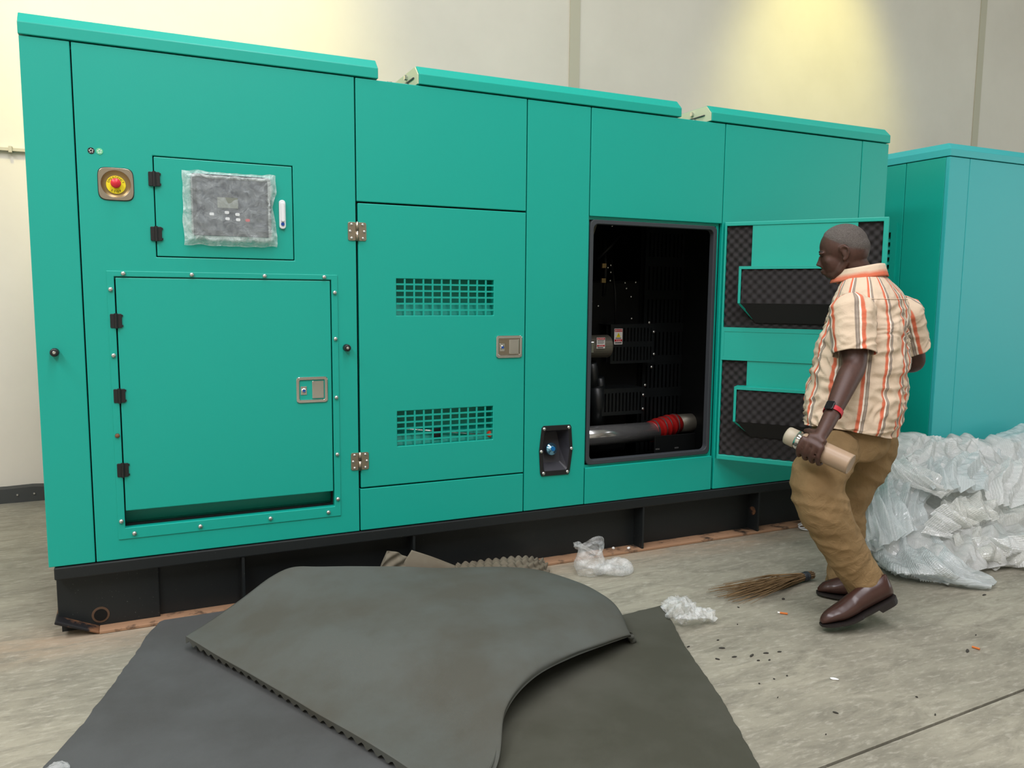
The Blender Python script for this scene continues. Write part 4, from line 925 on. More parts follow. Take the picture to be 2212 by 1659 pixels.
for i in range(n2):
    for k in range(m2_): F.append((i * m2_ + k, ((i + 1) % n2) * m2_ + k, ((i + 1) % n2) * m2_ + (k + 1) % m2_, i * m2_ + (k + 1) % m2_))
wa.add(V, F)
tag(wa.build('plastic_film', 'wad', smooth=True), 'crumpled clear film knotted in a cup and loop beside the skid', 'plastic film', GW)
g_ = [[G(1436, 1320, .012), G(1450, 1300, .03), G(1485, 1302, .02), G(1500, 1318, .02), G(1540, 1325, .012)], [G(1440, 1325, .03), G(1462, 1312, .075), G(1480, 1312, .07), G(1508, 1325, .045), G(1543, 1332, .02)], [G(1452, 1340, .02), G(1472, 1336, .055), G(1490, 1336, .05), G(1518, 1334, .04), G(1544, 1338, .015)], [G(1468, 1347, .006), G(1480, 1349, .01), G(1500, 1346, .012), G(1522, 1344, .008), G(1545, 1345, .006)]]
wd = crumple('plastic_film', g_, 70, 60, 'wad', 13, 0.02, 16, 0.012, 40, [(1, 0.5, 5, 0.2)], 0.012)
tag(wd, 'flat wad of shiny clear film at the corner of the olive foam sheet', 'plastic film', GW)
g_ = [[G(100, 1665, .035), G(125, 1650, .04), G(148, 1655, .035)], [G(98, 1680, .035), G(125, 1672, .05), G(150, 1675, .035)]]
wd = crumple('plastic_film', g_, 26, 20, 'wad', 15, 0.006, 16, 0.005, 40)
tag(wd, 'scrap of clear film on the foam at the bottom edge of the picture', 'plastic film', GW)
# coil of white wire
cw = MB(); c = G(1750, 1143); rnd = random.Random(5)
for q in range(4):
    path = [c + Vector(((0.085 + 0.008 * q) * math.cos(a) + 0.01 * q, (0.035 + 0.006 * q) * math.sin(a) + 0.004 * q, 0.006 + 0.006 * q + 0.01 * (1 + math.sin(a + q)))) for a in [2 * math.pi * i / 40 for i in range(41)]]
    cw.tube(path, 0.003, 6)
tag(cw.build('wire_coil', simple('white_wire', (215, 215, 215), 0.4)), 'loose coil of white wire on the floor against the skid', 'wire')
# ---------------------------------------------------------------- litter
def blob(name, px, py, sx, sy, sz, mat, label, cat, rot=0.0, seed=0, z=0.0, group=None):
    c = G(px, py, z); b = MB(); b.ell((0, 0, 0), (1, 1, 1), seg=10, rings=6); v = []
    for p in b.v:
        q = Vector(p); q *= 1 + 0.35 * noise.noise(q * 1.3 + Vector((seed, seed * 2, 0)))
        x, y = q.x * sx, q.y * sy; v.append((c.x + x * math.cos(rot) - y * math.sin(rot), c.y + x * math.sin(rot) + y * math.cos(rot), z + sz + q.z * sz))
    o = MB().add(v, b.f).build(name, mat, smooth=True); return tag(o, label, cat, group)
M['scrapdark'] = simple('dark_foam_scrap', (54, 52, 46), 0.95)
M['butt'] = simple('orange_filter', (196, 110, 50), 0.8); M['chip'] = simple('white_chip', (225, 225, 220), 0.6)
for k, (px, py, lb) in enumerate(((1693, 1327, 'small orange stub with pale end on the concrete below the broom'), (2108, 1402, 'small orange stub on the open concrete at the far right'))):
    c = G(px, py); st = thing('orange_stub', c, lb, 'stub'); d = Vector((0.012, -0.012, 0)) if k == 0 else Vector((0.004, -0.014, 0))
    MB().tube([c - d + Vector((0, 0, 0.005)), c + d + Vector((0, 0, 0.005))], 0.0045, 10).build('filter', 'butt', st)
    if k == 0: MB().tube([c - d * 1.6 + Vector((0, 0, 0.005)), c - d + Vector((0, 0, 0.005))], 0.004, 10).build('stub_end', 'chip', st)
blob('white_chip', 1803, 1468, 0.017, 0.009, 0.003, 'chip', 'small white curved chip lying alone on the concrete', 'chip', -0.9, 1)
blob('pebble', 1692, 1295, 0.009, 0.006, 0.004, 'scrapdark', 'dark grey pebble between the broom and the shoes', 'pebble', 0, 3)
blob('foam_scrap', 1105, 1390, 0.030, 0.010, 0.004, 'scrapdark', 'dark arrow-shaped scrap lying on the humped foam sheet', 'foam scrap', 0.35, 4, 0.172)
rnd = random.Random(11)
for i, (px, py, sx) in enumerate(((1560, 1401, .014), (1551, 1384, .006), (1624, 1417, .016), (1655, 1412, .013), (1684, 1409, .010), (1586, 1420, .012), (1550, 1425, .010), (1638, 1428, .007), (1662, 1427, .006), (1487, 1398, .009), (1595, 1313, .006), (1700, 1461, .004), (1672, 1468, .004), (1680, 1508, .004), (2126, 1286, .014), (1805, 1541, .010), (2020, 1545, .008), (2090, 1407, .018), (1784, 1588, .003), (2108, 1373, .004), (1640, 1478, .004), (1980, 1507, .005), (1593, 1350, .003))):
    blob('foam_crumb', px, py, sx, sx * 0.32, 0.003, 'scrapdark', 'dark foam crumb scattered on the concrete beside the foam sheets', 'foam crumb', rnd.uniform(-1.2, 0.6), i, 0, 'dark crumbs on the concrete')
for i, (px, py) in enumerate(((1325, 1187), (1358, 1187))):
    blob('paper_bit', px, py, 0.010, 0.008, 0.008, 'chip', ('tiny white paper bit on the rusty flange beside the film loop', 'tiny pale nut on the rusty flange by the skid rib')[i], 'paper bit', 0, i, 0.015)
# ---------------------------------------------------------------- the man walking past
t = NT('dark_brown_skin'); nz_ = t.noise(60, 4, 0.6); nb = t.noise(320, 3)
t.bump(nb.outputs[0], 0.12, 0.002)
M['skin'] = t.set(t.mix(nz_.outputs[0], lin(84, 56, 46), lin(62, 41, 34)), 0.48, 0, 0.4)
t = NT('cropped_grey_hair'); n1 = t.noise(900, 2, 0.7); n2 = t.noise(11, 3)
hc = t.mix(t.ramp(n1.outputs[0], [(0.42, (0, 0, 0, 1)), (0.62, (1, 1, 1, 1))]), lin(46, 41, 39), lin(135, 128, 122))
t.bump(n1.outputs[0], 0.6, 0.004)
ea = t.n('ShaderNodeAttribute', attribute_name='edge'); fa_ = t.math('GREATER_THAN', t.math('ADD', ea.outputs['Fac'], t.math('MULTIPLY', t.math('SUBTRACT', n1.outputs[0], 0.5), 2.2)), 0.42)
t.l(fa_, t.b.inputs['Alpha'])
M['hair'] = t.set(hc, 0.9, 0, 0.15)
M['brow'] = simple('black_brow', (26, 20, 18), 0.9)
# striped shirt cloth: UV.x runs around the body in metres
t = NT('striped_shirt_cloth')
uv = t.n('ShaderNodeUVMap'); sx = t.n('ShaderNodeSeparateXYZ'); t.l(uv.outputs[0], sx.inputs[0])
nw = t.noise(9, 4, 0.6)
ph = t.math('FRACT', t.math('ADD', t.math('MULTIPLY', sx.outputs[0], 1 / 0.098), t.math('MULTIPLY', nw.outputs[0], 0.05)))
def band(a, b, soft=0.012):
    r = t.ramp(ph, [(max(0, a - soft), (0, 0, 0, 1)), (a, (1, 1, 1, 1)), (b, (1, 1, 1, 1)), (min(1, b + soft), (0, 0, 0, 1))]); return r
c = t.mix(t.math('MULTIPLY', nw.outputs[0], 0.4), lin(214, 194, 170), lin(194, 170, 142))
c = t.mix(t.math('MULTIPLY', band(0.20, 0.30, 0.05), 0.85), c, lin(206, 84, 46))
c = t.mix(t.math('MULTIPLY', band(0.335, 0.37), 0.9), c, lin(240, 232, 218))
c = t.mix(t.math('MULTIPLY', band(0.40, 0.52, 0.015), 0.8), c, lin(112, 102, 96))
c = t.mix(t.math('MULTIPLY', band(0.45, 0.462, 0.006), 0.6), c, lin(190, 180, 165))
hb_ = t.math('FRACT', t.math('MULTIPLY', sx.outputs[1], 1 / 0.13))
c = t.mix(t.math('MULTIPLY', t.ramp(hb_, [(0.0, (0, 0, 0, 1)), (0.25, (0.5, 0.5, 0.5, 1)), (0.5, (0, 0, 0, 1))]), 0.25), c, lin(190, 176, 150))
nb = t.noise(38, 5, 0.6, None, 0.8); t.bump(nb.outputs[0], 0.25, 0.012)
M['shirt'] = t.set(c, 0.85, 0, 0.15)
t = NT('khaki_cotton'); n1 = t.noise(12, 4); n2 = t.noise(600, 2); n3 = t.noise(20, 4, 0.6, None, 1.5)
t.bump(t.math('ADD', t.math('MULTIPLY', n3.outputs[0], 1.0), t.math('MULTIPLY', n2.outputs[0], 0.06)), 0.5, 0.012)
M['khaki'] = t.set(t.mix(n1.outputs[0], lin(150, 124, 88), lin(124, 101, 70)), 0.88, 0, 0.15)
M['leather'] = simple('brown_leather', (62, 38, 32), 0.28, spec=0.5, bumpscale=70, bumpstr=0.08)
M['sole'] = simple('dark_sole', (30, 24, 22), 0.6)
Fd = Vector((-0.44, 0.898, 0)).normalized(); Rt = Vector((Fd.y, -Fd.x, 0)); Up = Vector((0, 0, 1))
man = thing('person', (3.0, 2.62, 0), 'man walking in striped short-sleeved shirt and khaki trousers, holding a flask', 'person')
# ---- shirt torso: rings centre(px,py,Y), half width, half depth
rings = [((1838, 925, 2.660), .226, .186), ((1842, 900, 2.660), .228, .190), ((1848, 860, 2.662), .230, .196), ((1853, 815, 2.668), .228, .194), ((1859, 770, 2.675), .226, .186), ((1866, 725, 2.682), .228, .172),
         ((1874, 690, 2.690), .236, .160), ((1878, 660, 2.695), .240, .146), ((1879, 640, 2.698), .228, .130), ((1877, 624, 2.700), .196, .114), ((1872, 607, 2.702), .142, .098), ((1866, 592, 2.704), .090, .082)]
RC = [P(*r[0]) for r in rings]
def rint(s, arr):
    x = min(max(s, 0), 1) * (len(arr) - 1); i = min(int(x), len(arr) - 2); f = x - i
    a = arr[i - 1] if i > 0 else arr[0] * 2 - arr[1]; d = arr[i + 2] if i + 2 < len(arr) else arr[-1] * 2 - arr[-2]
    return cr(a, arr[i], arr[i + 1], d, f)
W_ = [r[1] for r in rings]; D_ = [r[2] for r in rings]
def torso(s, a, infl=0.0):
    c = rint(s, RC); w_, d_ = rint(s, W_) + infl, rint(s, D_) + infl
    e = 2.45; ca, sa = math.cos(a), math.sin(a)
    x = w_ * (abs(ca) ** (2 / e)) * (1 if ca >= 0 else -1); y = d_ * (abs(sa) ** (2 / e)) * (1 if sa >= 0 else -1)
    return c + Rt * x + Fd * y
def wrinkle(p, k=1.0, seed=0.0):
    q = Vector((p.x * 5, p.y * 5, p.z * 22)) + Vector((seed, seed, seed)); wv = noise.noise(p * 6 + Vector((seed, 0, 0))) * 2.2
    return k * (0.0065 * (1 - 2 * abs(noise.noise(q + Vector((wv, wv, wv))))) + 0.004 * (1 - 2 * abs(noise.noise(p * 17 + Vector((seed, 3, 1))))) + 0.008 * noise.noise(p * 5.5 + Vector((2, seed, 0))))
def grid_mesh(name, fn, nu, nv, uvf, mat, parent, closed=True, solid=0.004):
    cols = nu if closed else nu + 1
    V = [tuple(fn(i / nu, j / nv)) for j in range(nv + 1) for i in range(cols)]; F = []; UVs = []
    for j in range(nv):
        for i in range(nu):
            i2 = (i + 1) % cols
            F.append((j * cols + i, j * cols + i2, (j + 1) * cols + i2, (j + 1) * cols + i))
            UVs += [uvf(i / nu, j / nv), uvf((i + 1) / nu, j / nv), uvf((i + 1) / nu, (j + 1) / nv), uvf(i / nu, (j + 1) / nv)]
    o = MB().add(V, F).build(name, mat, parent, smooth=True)
    lay = o.data.uv_layers.new(name='UVMap')
    for k, q in enumerate(UVs): lay.data[k].uv = q
    if solid:
        m_ = o.modifiers.new('cloth', 'SOLIDIFY'); m_.thickness = solid; m_.offset = -1
    return o
def shirt_fn(u, v):
    a = 2 * math.pi * u - math.pi / 2      # u=0.. starts at the back
    p = torso(v, a); c = rint(v, RC); n = (p - c); n.z = 0; n = n.normalized() if n.length > 1e-6 else n
    k = min(1, (1 - v) * 2.2)
    p = p + n * wrinkle(p, k * 1.9)
    if v < 0.06: # hem dips at the back, rises at the side seam
        p.z += (0.06 - v) / 0.06 * (0.03 * abs(math.cos(a)) - 0.022 * max(0, -math.sin(a)))
    return p
sh = grid_mesh('shirt', shirt_fn, 170, 150, lambda u, v: (u * 1.22 + 0.02, v * 0.72), 'shirt', man)
tag(sh, 'cream shirt with orange and grey stripes')
# yoke seam across the upper back
ys = MB(); ys.tube([shirt_fn(0.5 + 0.30 + 0.40 * i / 60 if 0.5 + 0.30 + 0.40 * i / 60 < 1 else 0.30 + 0.40 * i / 60 - 0.5, 0.70) + Vector((0.001, -0.002, 0)) for i in range(61)], 0.0013, 5)
ys.build('yoke_seam', 'shirt', sh)
# collar
cb_ = rint(0.965, RC)
def collar_fn(u, v):
    a = 2 * math.pi * (u * 0.86 + 0.07) + math.pi / 2     # open at the front
    back = 0.5 - 0.5 * math.sin(a)
    r1, r2 = 0.090 + 0.020 * (1 - back), 0.080 + 0.055 * (1 - back)
    base = cb_ + Rt * (r1 * math.cos(a)) + Fd * (r2 * math.sin(a) + 0.004)
    base.z += 0.008 - 0.040 * (1 - back)
    if v < 0.45: h = v / 0.45; p = base + Up * (0.056 * h) - (base - cb_) * (0.06 * h)
    else:
        h = (v - 0.45) / 0.55; rad = (base - cb_); rad.z = 0; p = base + Up * (0.056 - 0.060 * h) - (base - cb_) * 0.06 + rad.normalized() * (0.006 + 0.020 * h)
    return p
grid_mesh('collar', collar_fn, 60, 12, lambda u, v: (v * 0.03 + 0.09, u * 0.3), 'shirt', sh, closed=False, solid=0.003)
# ---- limbs
LS = P(1836, 662, 2.585); LE = P(1846, 785, 2.500); LW = P(1798, 893, 2.432)     # left shoulder, elbow, wrist
RS = P(1944, 664, 2.800); RE = P(1977, 778, 2.800); RW = P(1925, 800, 2.960)
def limb(mb, pts, rad, seg=18, n=10):
    path = []; rr = []
    for i in range((len(pts) - 1) * n + 1):
        s = i / ((len(pts) - 1) * n); path.append(rint(s, pts)); rr.append(rint(s, rad))
    mb.tube(path, rr, seg); mb.ell(path[0], (rr[0],) * 3); mb.ell(path[-1], (rr[-1],) * 3)
body = MB()
# torso core (inside the shirt) keeps the skin one figure
body.tube([RC[0], RC[3], RC[6], RC[8]], [0.12, 0.13, 0.12, 0.07], 20)
body.tube([LS, (LS + RS) / 2 + Vector((0, 0, 0.02)), RS], [0.05, 0.07, 0.05], 16)
HC = P(1819, 546, 2.775)                                                   # head centre
hf = (Vector((-0.66, 0.75, 0)).normalized() * math.cos(0.26) - Up * math.sin(0.26)); hr = Vector((0.75, 0.66, 0)).normalized(); hu = hr.cross(hf); hu = hu if hu.z > 0 else -hu
nb0, nb1 = P(1866, 612, 2.712), HC - hf * 0.030 - hu * 0.045
limb(body, [nb0, (nb0 + nb1) / 2 + Vector((0.0, 0, 0.0)), nb1], [0.074, 0.064, 0.062])
limb(body, [LS + Vector((0, 0, 0.0)), LS.lerp(LE, 0.5), LE, LE.lerp(LW, 0.35), LW], [0.062, 0.060, 0.050, 0.049, 0.034])
limb(body, [RS, RS.lerp(RE, 0.5), RE, RE.lerp(RW, 0.4), RW], [0.060, 0.058, 0.048, 0.047, 0.034])
# head
AX = (hf, hr, hu)
def H(f, r, u): return HC + hf * f + hr * r + hu * u
body.ell(H(-0.012, 0, 0.030), (0.106, 0.082, 0.098), AX, 24, 16)          # cranium
body.ell(H(-0.030, 0, 0.005), (0.092, 0.080, 0.092), AX, 24, 16)          # occiput
body.ell(H(0.040, 0, -0.030), (0.060, 0.064, 0.082), AX, 20, 14)          # face
body.ell(H(0.050, 0, -0.085), (0.045, 0.046, 0.032), AX, 16, 10)          # chin
for s in (-1, 1):
    body.tube([H(-0.012, s * 0.060, -0.045), H(0.025, s * 0.050, -0.082), H(0.060, s * 0.026, -0.100)], [0.017, 0.018, 0.018], 12)   # jaw
    body.ell(H(0.060, s * 0.042, -0.026), (0.024, 0.020, 0.026), AX, 12, 8)   # cheek
    body.ell(H(0.084, s * 0.030, 0.018), (0.017, 0.026, 0.009), AX, 12, 8)    # brow
    body.ell(H(0.096, s * 0.013, -0.040), (0.012, 0.010, 0.009), AX, 10, 8)   # nostril
body.tube([H(0.092, 0, 0.008), H(0.102, 0, -0.014), H(0.115, 0, -0.034)], [0.010, 0.011, 0.013], 10)   # nose
body.ell(H(0.098, 0, -0.062), (0.014, 0.026, 0.008), AX, 12, 8); body.ell(H(0.094, 0, -0.075), (0.014, 0.023, 0.008), AX, 12, 8)   # lips
for s in (-1, 1):
    e0 = H(-0.008, s * 0.081, -0.008); ex = (hf * 0.92 + hu * 0.3).normalized()
    pth = [e0 + hf * 0.010 - hu * 0.030 , e0 - hf * 0.008 - hu * 0.024 + hr * s * 0.004, e0 - hf * 0.022 + hr * s * 0.012, e0 - hf * 0.022 + hu * 0.018 + hr * s * 0.014, e0 - hf * 0.008 + hu * 0.032 + hr * s * 0.010, e0 + hf * 0.010 + hu * 0.026 + hr * s * 0.004, e0 + hf * 0.014 + hu * 0.010]
    body.tube(pth, [0.009, 0.0075, 0.0065, 0.0065, 0.0065, 0.006, 0.005], 10)
    body.ell(e0 - hf * 0.006 + hr * s * 0.002, (0.017, 0.006, 0.026), (hf, hr, hu), 12, 8)
# ---- left hand closed round the flask
FC0, FC1 = P(1699, 939, 2.535), P(1838, 1004, 2.285)
fa = (FC1 - FC0); FL = fa.length; fa.normalize(); FR = 0.0425
camv = (Vector((0, 0, CAMZ)) - (FC0 + FC1) / 2); nN = (camv - fa * camv.dot(fa)).normalized()     # towards the viewer
uU = (Up - fa * Up.dot(fa)); uU = (uU - nN * uU.dot(nN)).normalized()                            # up across the flask
hcen = FC0 + fa * (FL * 0.46)
def cyl(ax_, th, r): return hcen + fa * ax_ + (nN * math.cos(th) + uU * math.sin(th)) * (FR + r)
palm = [(-0.036, 0.55, .012), (-0.012, 0.55, .013), (0.012, 0.55, .013), (0.036, 0.52, .012)]
limb(body, [LW, LW.lerp(cyl(0.008, 0.95, 0.016), 0.5), cyl(0.006, 0.95, 0.014)], [0.034, 0.031, 0.026], 16)
body.tube([cyl(-0.034, 0.6, 0.012), cyl(-0.010, 0.75, 0.014), cyl(0.014, 0.75, 0.014), cyl(0.038, 0.6, 0.012)], [0.017, 0.021, 0.021, 0.017], 14)
body.tube([cyl(-0.037, 0.18, 0.011), cyl(-0.012, 0.22, 0.012), cyl(0.014, 0.2, 0.012), cyl(0.039, 0.1, 0.011)], [0.014, 0.016, 0.016, 0.013], 14)
fingers = [(-0.044, -2.3, 0.0118, -0.006), (-0.017, -2.5, 0.0122, -0.002), (0.011, -2.4, 0.0118, 0.001), (0.038, -2.1, 0.0104, 0.004)]
for a0, end, fr_, dr in fingers:
    pth = []; rd = []
    for i in range(15):
        s = i / 14; th = 0.25 + (end - 0.25) * s; kn = 0.0025 if i in (5, 10) else 0.0
        pth.append(cyl(a0 + dr * s, th, fr_ + 0.001)); rd.append(fr_ * (1.05 - 0.22 * s) + kn * 0.4)
    body.tube(pth, rd, 12); body.ell(pth[-1], (rd[-1],) * 3); body.ell(pth[0], (rd[0] * 1.12,) * 3)
pth = [cyl(-0.006, 1.15, 0.016), cyl(-0.034, 1.35, 0.015), cyl(-0.056, 1.60, 0.012), cyl(-0.074, 1.95, 0.011)]
body.tube(pth, [0.017, 0.0145, 0.0125, 0.010], 12); body.ell(pth[-1], (0.010,) * 3)
# right hand, half closed in front of the belly
hd_ = (RW - RE).normalized(); hs_ = Up.cross(hd_).normalized()
body.tube([RW, RW + hd_ * 0.05, RW + hd_ * 0.09], [(0.030, 0.030), (0.038, 0.022), (0.040, 0.018)], 14)
for k in range(4):
    b0 = RW + hd_ * 0.088 + Up * (0.03 - 0.02 * k); L = (0.07, 0.08, 0.075, 0.058)[k]
    body.tube([b0, b0 + hd_ * L * 0.45 - hs_ * 0.008, b0 + hd_ * L * 0.65 - hs_ * 0.03, b0 + hd_ * L * 0.5 - hs_ * 0.05], [0.0095, 0.009, 0.0085, 0.0075], 10)
body.tube([RW + hd_ * 0.03 + Up * 0.025, RW + hd_ * 0.06 + Up * 0.05 - hs_ * 0.02, RW + hd_ * 0.09 + Up * 0.055 - hs_ * 0.03], [0.014, 0.012, 0.009], 10)
bo = body.build('body', 'skin', man, smooth=True); mods(bo, 0.0042, 12, 0.5)
tag(bo, 'dark brown skin')
# eyes
for s in (-1, 1):
    e = MB().ell(H(0.073, s * 0.031, -0.004), (0.012, 0.012, 0.009), AX, 14, 10).build('eye', simple('eye_white', (150, 138, 126), 0.3), man, smooth=True)
    MB().ell(H(0.0825, s * 0.0315, -0.005), (0.0035, 0.006, 0.006), AX, 10, 8).build('iris', 'ink', e, smooth=True)
    eb_ = MB().tube([H(0.088, s * 0.012, 0.022), H(0.093, s * 0.030, 0.028), H(0.080, s * 0.050, 0.022)], [0.004, 0.005, 0.003], 8).build('eyebrow', 'brow', man, smooth=True)
# cropped hair: shell over the crown and nape
hv = []; hfz = []; nu_, nv_ = 64, 40
def hair_pt(i, j):
    ph = 2 * math.pi * i / nu_
    lim = 1.66 - 0.80 * max(0, math.cos(ph)) ** 0.9 + 0.46 * max(0, -math.cos(ph)) ** 0.7      # hairline polar angle (ear level at the side, high at the brow)
    th = lim * j / nv_
    d = Vector((math.sin(th) * math.cos(ph), math.sin(th) * math.sin(ph), math.cos(th)))
    best = 0.0
    for cc, rr in (((-0.012, 0, 0.030), (0.106, 0.082, 0.098)), ((-0.030, 0, 0.005), (0.092, 0.080, 0.092))):
        o = Vector((-0.02, 0, 0.02)) - Vector(cc); A = sum((d[k] / rr[k]) ** 2 for k in range(3)); B = 2 * sum(d[k] * o[k] / rr[k] ** 2 for k in range(3)); Cc = sum((o[k] / rr[k]) ** 2 for k in range(3)) - 1
        best = max(best, (-B + math.sqrt(max(0, B * B - 4 * A * Cc))) / (2 * A))
    edge = min(1, (nv_ - j) / 8.0); best += -0.0005 + 0.0042 * edge
    q = Vector((-0.02, 0, 0.02)) + d * best
    return H(q.x, q.y, q.z)
hv = [tuple(hair_pt(i, j)) for j in range(nv_ + 1) for i in range(nu_)]
hfz = [(j * nu_ + i, (j + 1) * nu_ + i, (j + 1) * nu_ + (i + 1) % nu_, j * nu_ + (i + 1) % nu_) for j in range(nv_) for i in range(nu_)]
ho_ = MB().add(hv, hfz).build('hair', 'hair', man, smooth=True); tag(ho_, 'closely cropped greying hair')
at = ho_.data.attributes.new('edge', 'FLOAT', 'POINT')
for j in range(nv_ + 1):
    for i in range(nu_): at.data[j * nu_ + i].value = min(1.0, (nv_ - j) / 9.0)
# sleeves
def sleeve(name, S, E, end, r0, r1, flat):
    ax_ = (E - S).normalized(); u0 = (Fd - ax_ * Fd.dot(ax_)).normalized(); v0 = ax_.cross(u0)
    def fn(u, v):
        a = 2 * math.pi * u; s = v
        c = S + Up * (0.012 * (1 - v)) + (E - S) * (end * s); r = r0 + (r1 - r0) * s; k = min(1.0, 0.30 + s * 3.2) if s < 0.22 else 1.0
        k = math.sin(min(1, 0.18 + s * 3.0) * math.pi / 2)
        p = c + (u0 * math.cos(a) + v0 * math.sin(a) * flat) * (r * k); n = (p - c).normalized()
        return p + n * wrinkle(p, 1.0, 3.0)
    return grid_mesh(name, fn, 70, 60, lambda u, v: (u * 0.44 + 0.035, v * 0.26), 'shirt', sh, solid=0.004)
sleeve('sleeve', LS + Vector((0.008, 0, 0.040)) , LE, 0.86, 0.098, 0.086, 0.95)
sleeve('sleeve', RS + Vector((-0.03, -0.015, 0.030)), RE + Vector((0.0, 0, 0.0)), 0.80, 0.094, 0.084, 0.95)
# ---- trousers
tr_ = MB()
hipc = P(1836, 925, 2.655)
def legpath(pts, rad): limb(tr_, [P(*p) for p in pts], rad, 26, 10)
def ringpath(mb, pts, rads, seg=28, n=8):
    C_ = [P(*p) for p in pts]; path = []; rr = []
    N = (len(C_) - 1) * n
    for i in range(N + 1): path.append(rint(i / N, C_)); rr.append((rint(i / N, [r[0] for r in rads]), rint(i / N, [r[1] for r in rads])))
    v = []; f = []
    for i, p in enumerate(path):
        for k in range(seg):
            a = 2 * math.pi * k / seg; v.append(p + Rt * (rr[i][0] * math.cos(a)) + Fd * (rr[i][1] * math.sin(a)))
    for i in range(N):
        for k in range(seg): f.append((i * seg + k, i * seg + (k + 1) % seg, (i + 1) * seg + (k + 1) % seg, (i + 1) * seg + k))
    f += [tuple(range(seg))[::-1], tuple(range(N * seg, (N + 1) * seg))]
    mb.add(v, f)
ringpath(tr_, [(1842, 890, 2.660), (1838, 925, 2.656), (1836, 960, 2.650), (1830, 985, 2.640)], [(.190, .158), (.200, .166), (.195, .165), (.170, .140)])
legpath([(1800, 975, 2.575), (1772, 1015, 2.535), (1770, 1060, 2.500), (1782, 1105, 2.480), (1818, 1180, 2.470), (1852, 1232, 2.450), (1876, 1272, 2.430)], [0.108, 0.112, 0.106, 0.100, 0.086, 0.082, 0.082])
legpath([(1886, 955, 2.760), (1862, 1010, 2.765), (1838, 1060, 2.770), (1828, 1100, 2.775), (1828, 1170, 2.770), (1828, 1220, 2.762), (1826, 1258, 2.756)], [0.118, 0.106, 0.098, 0.092, 0.082, 0.078, 0.078])
tmp = tr_.build('trousers_form', 'khaki', None, smooth=True); mods(tmp, 0.0075, 20, 0.5)
bpy.context.view_layer.update()
me_ = bpy.data.meshes.new_from_object(tmp.evaluated_get(bpy.context.evaluated_depsgraph_get()))
bpy.data.objects.remove(tmp)
kz = P(1778, 1095, 2.49).z
nv3 = [v_.normal.copy() for v_ in me_.vertices]
for v_, n3 in zip(me_.vertices, nv3):
    p = v_.co; dz = p.z - kz
    q = Vector((p.x * 3.2, p.y * 3.2, p.z * 13 + p.x * 5)); wv = 1.3 * noise.noise(p * 4)
    k = 0.5 + 0.9 * math.exp(-(dz / 0.13) ** 2) + 0.8 * max(0, 1 - p.z / 0.25)
    v_.co = p + n3 * (k * 0.010 * (1 - 2 * abs(noise.noise(q + Vector((wv, wv, wv))))) + 0.010 * noise.noise(p * 6) + 0.003 * (1 - 2 * abs(noise.noise(p * 22))))
me_.update(); me_.materials.clear(); me_.materials.append(M['khaki']); me_.polygons.foreach_set('use_smooth', [True] * len(me_.polygons))
to = bpy.data.objects.new('trousers', me_); C.objects.link(to); put(to, man)
tag(to, 'khaki cotton trousers')
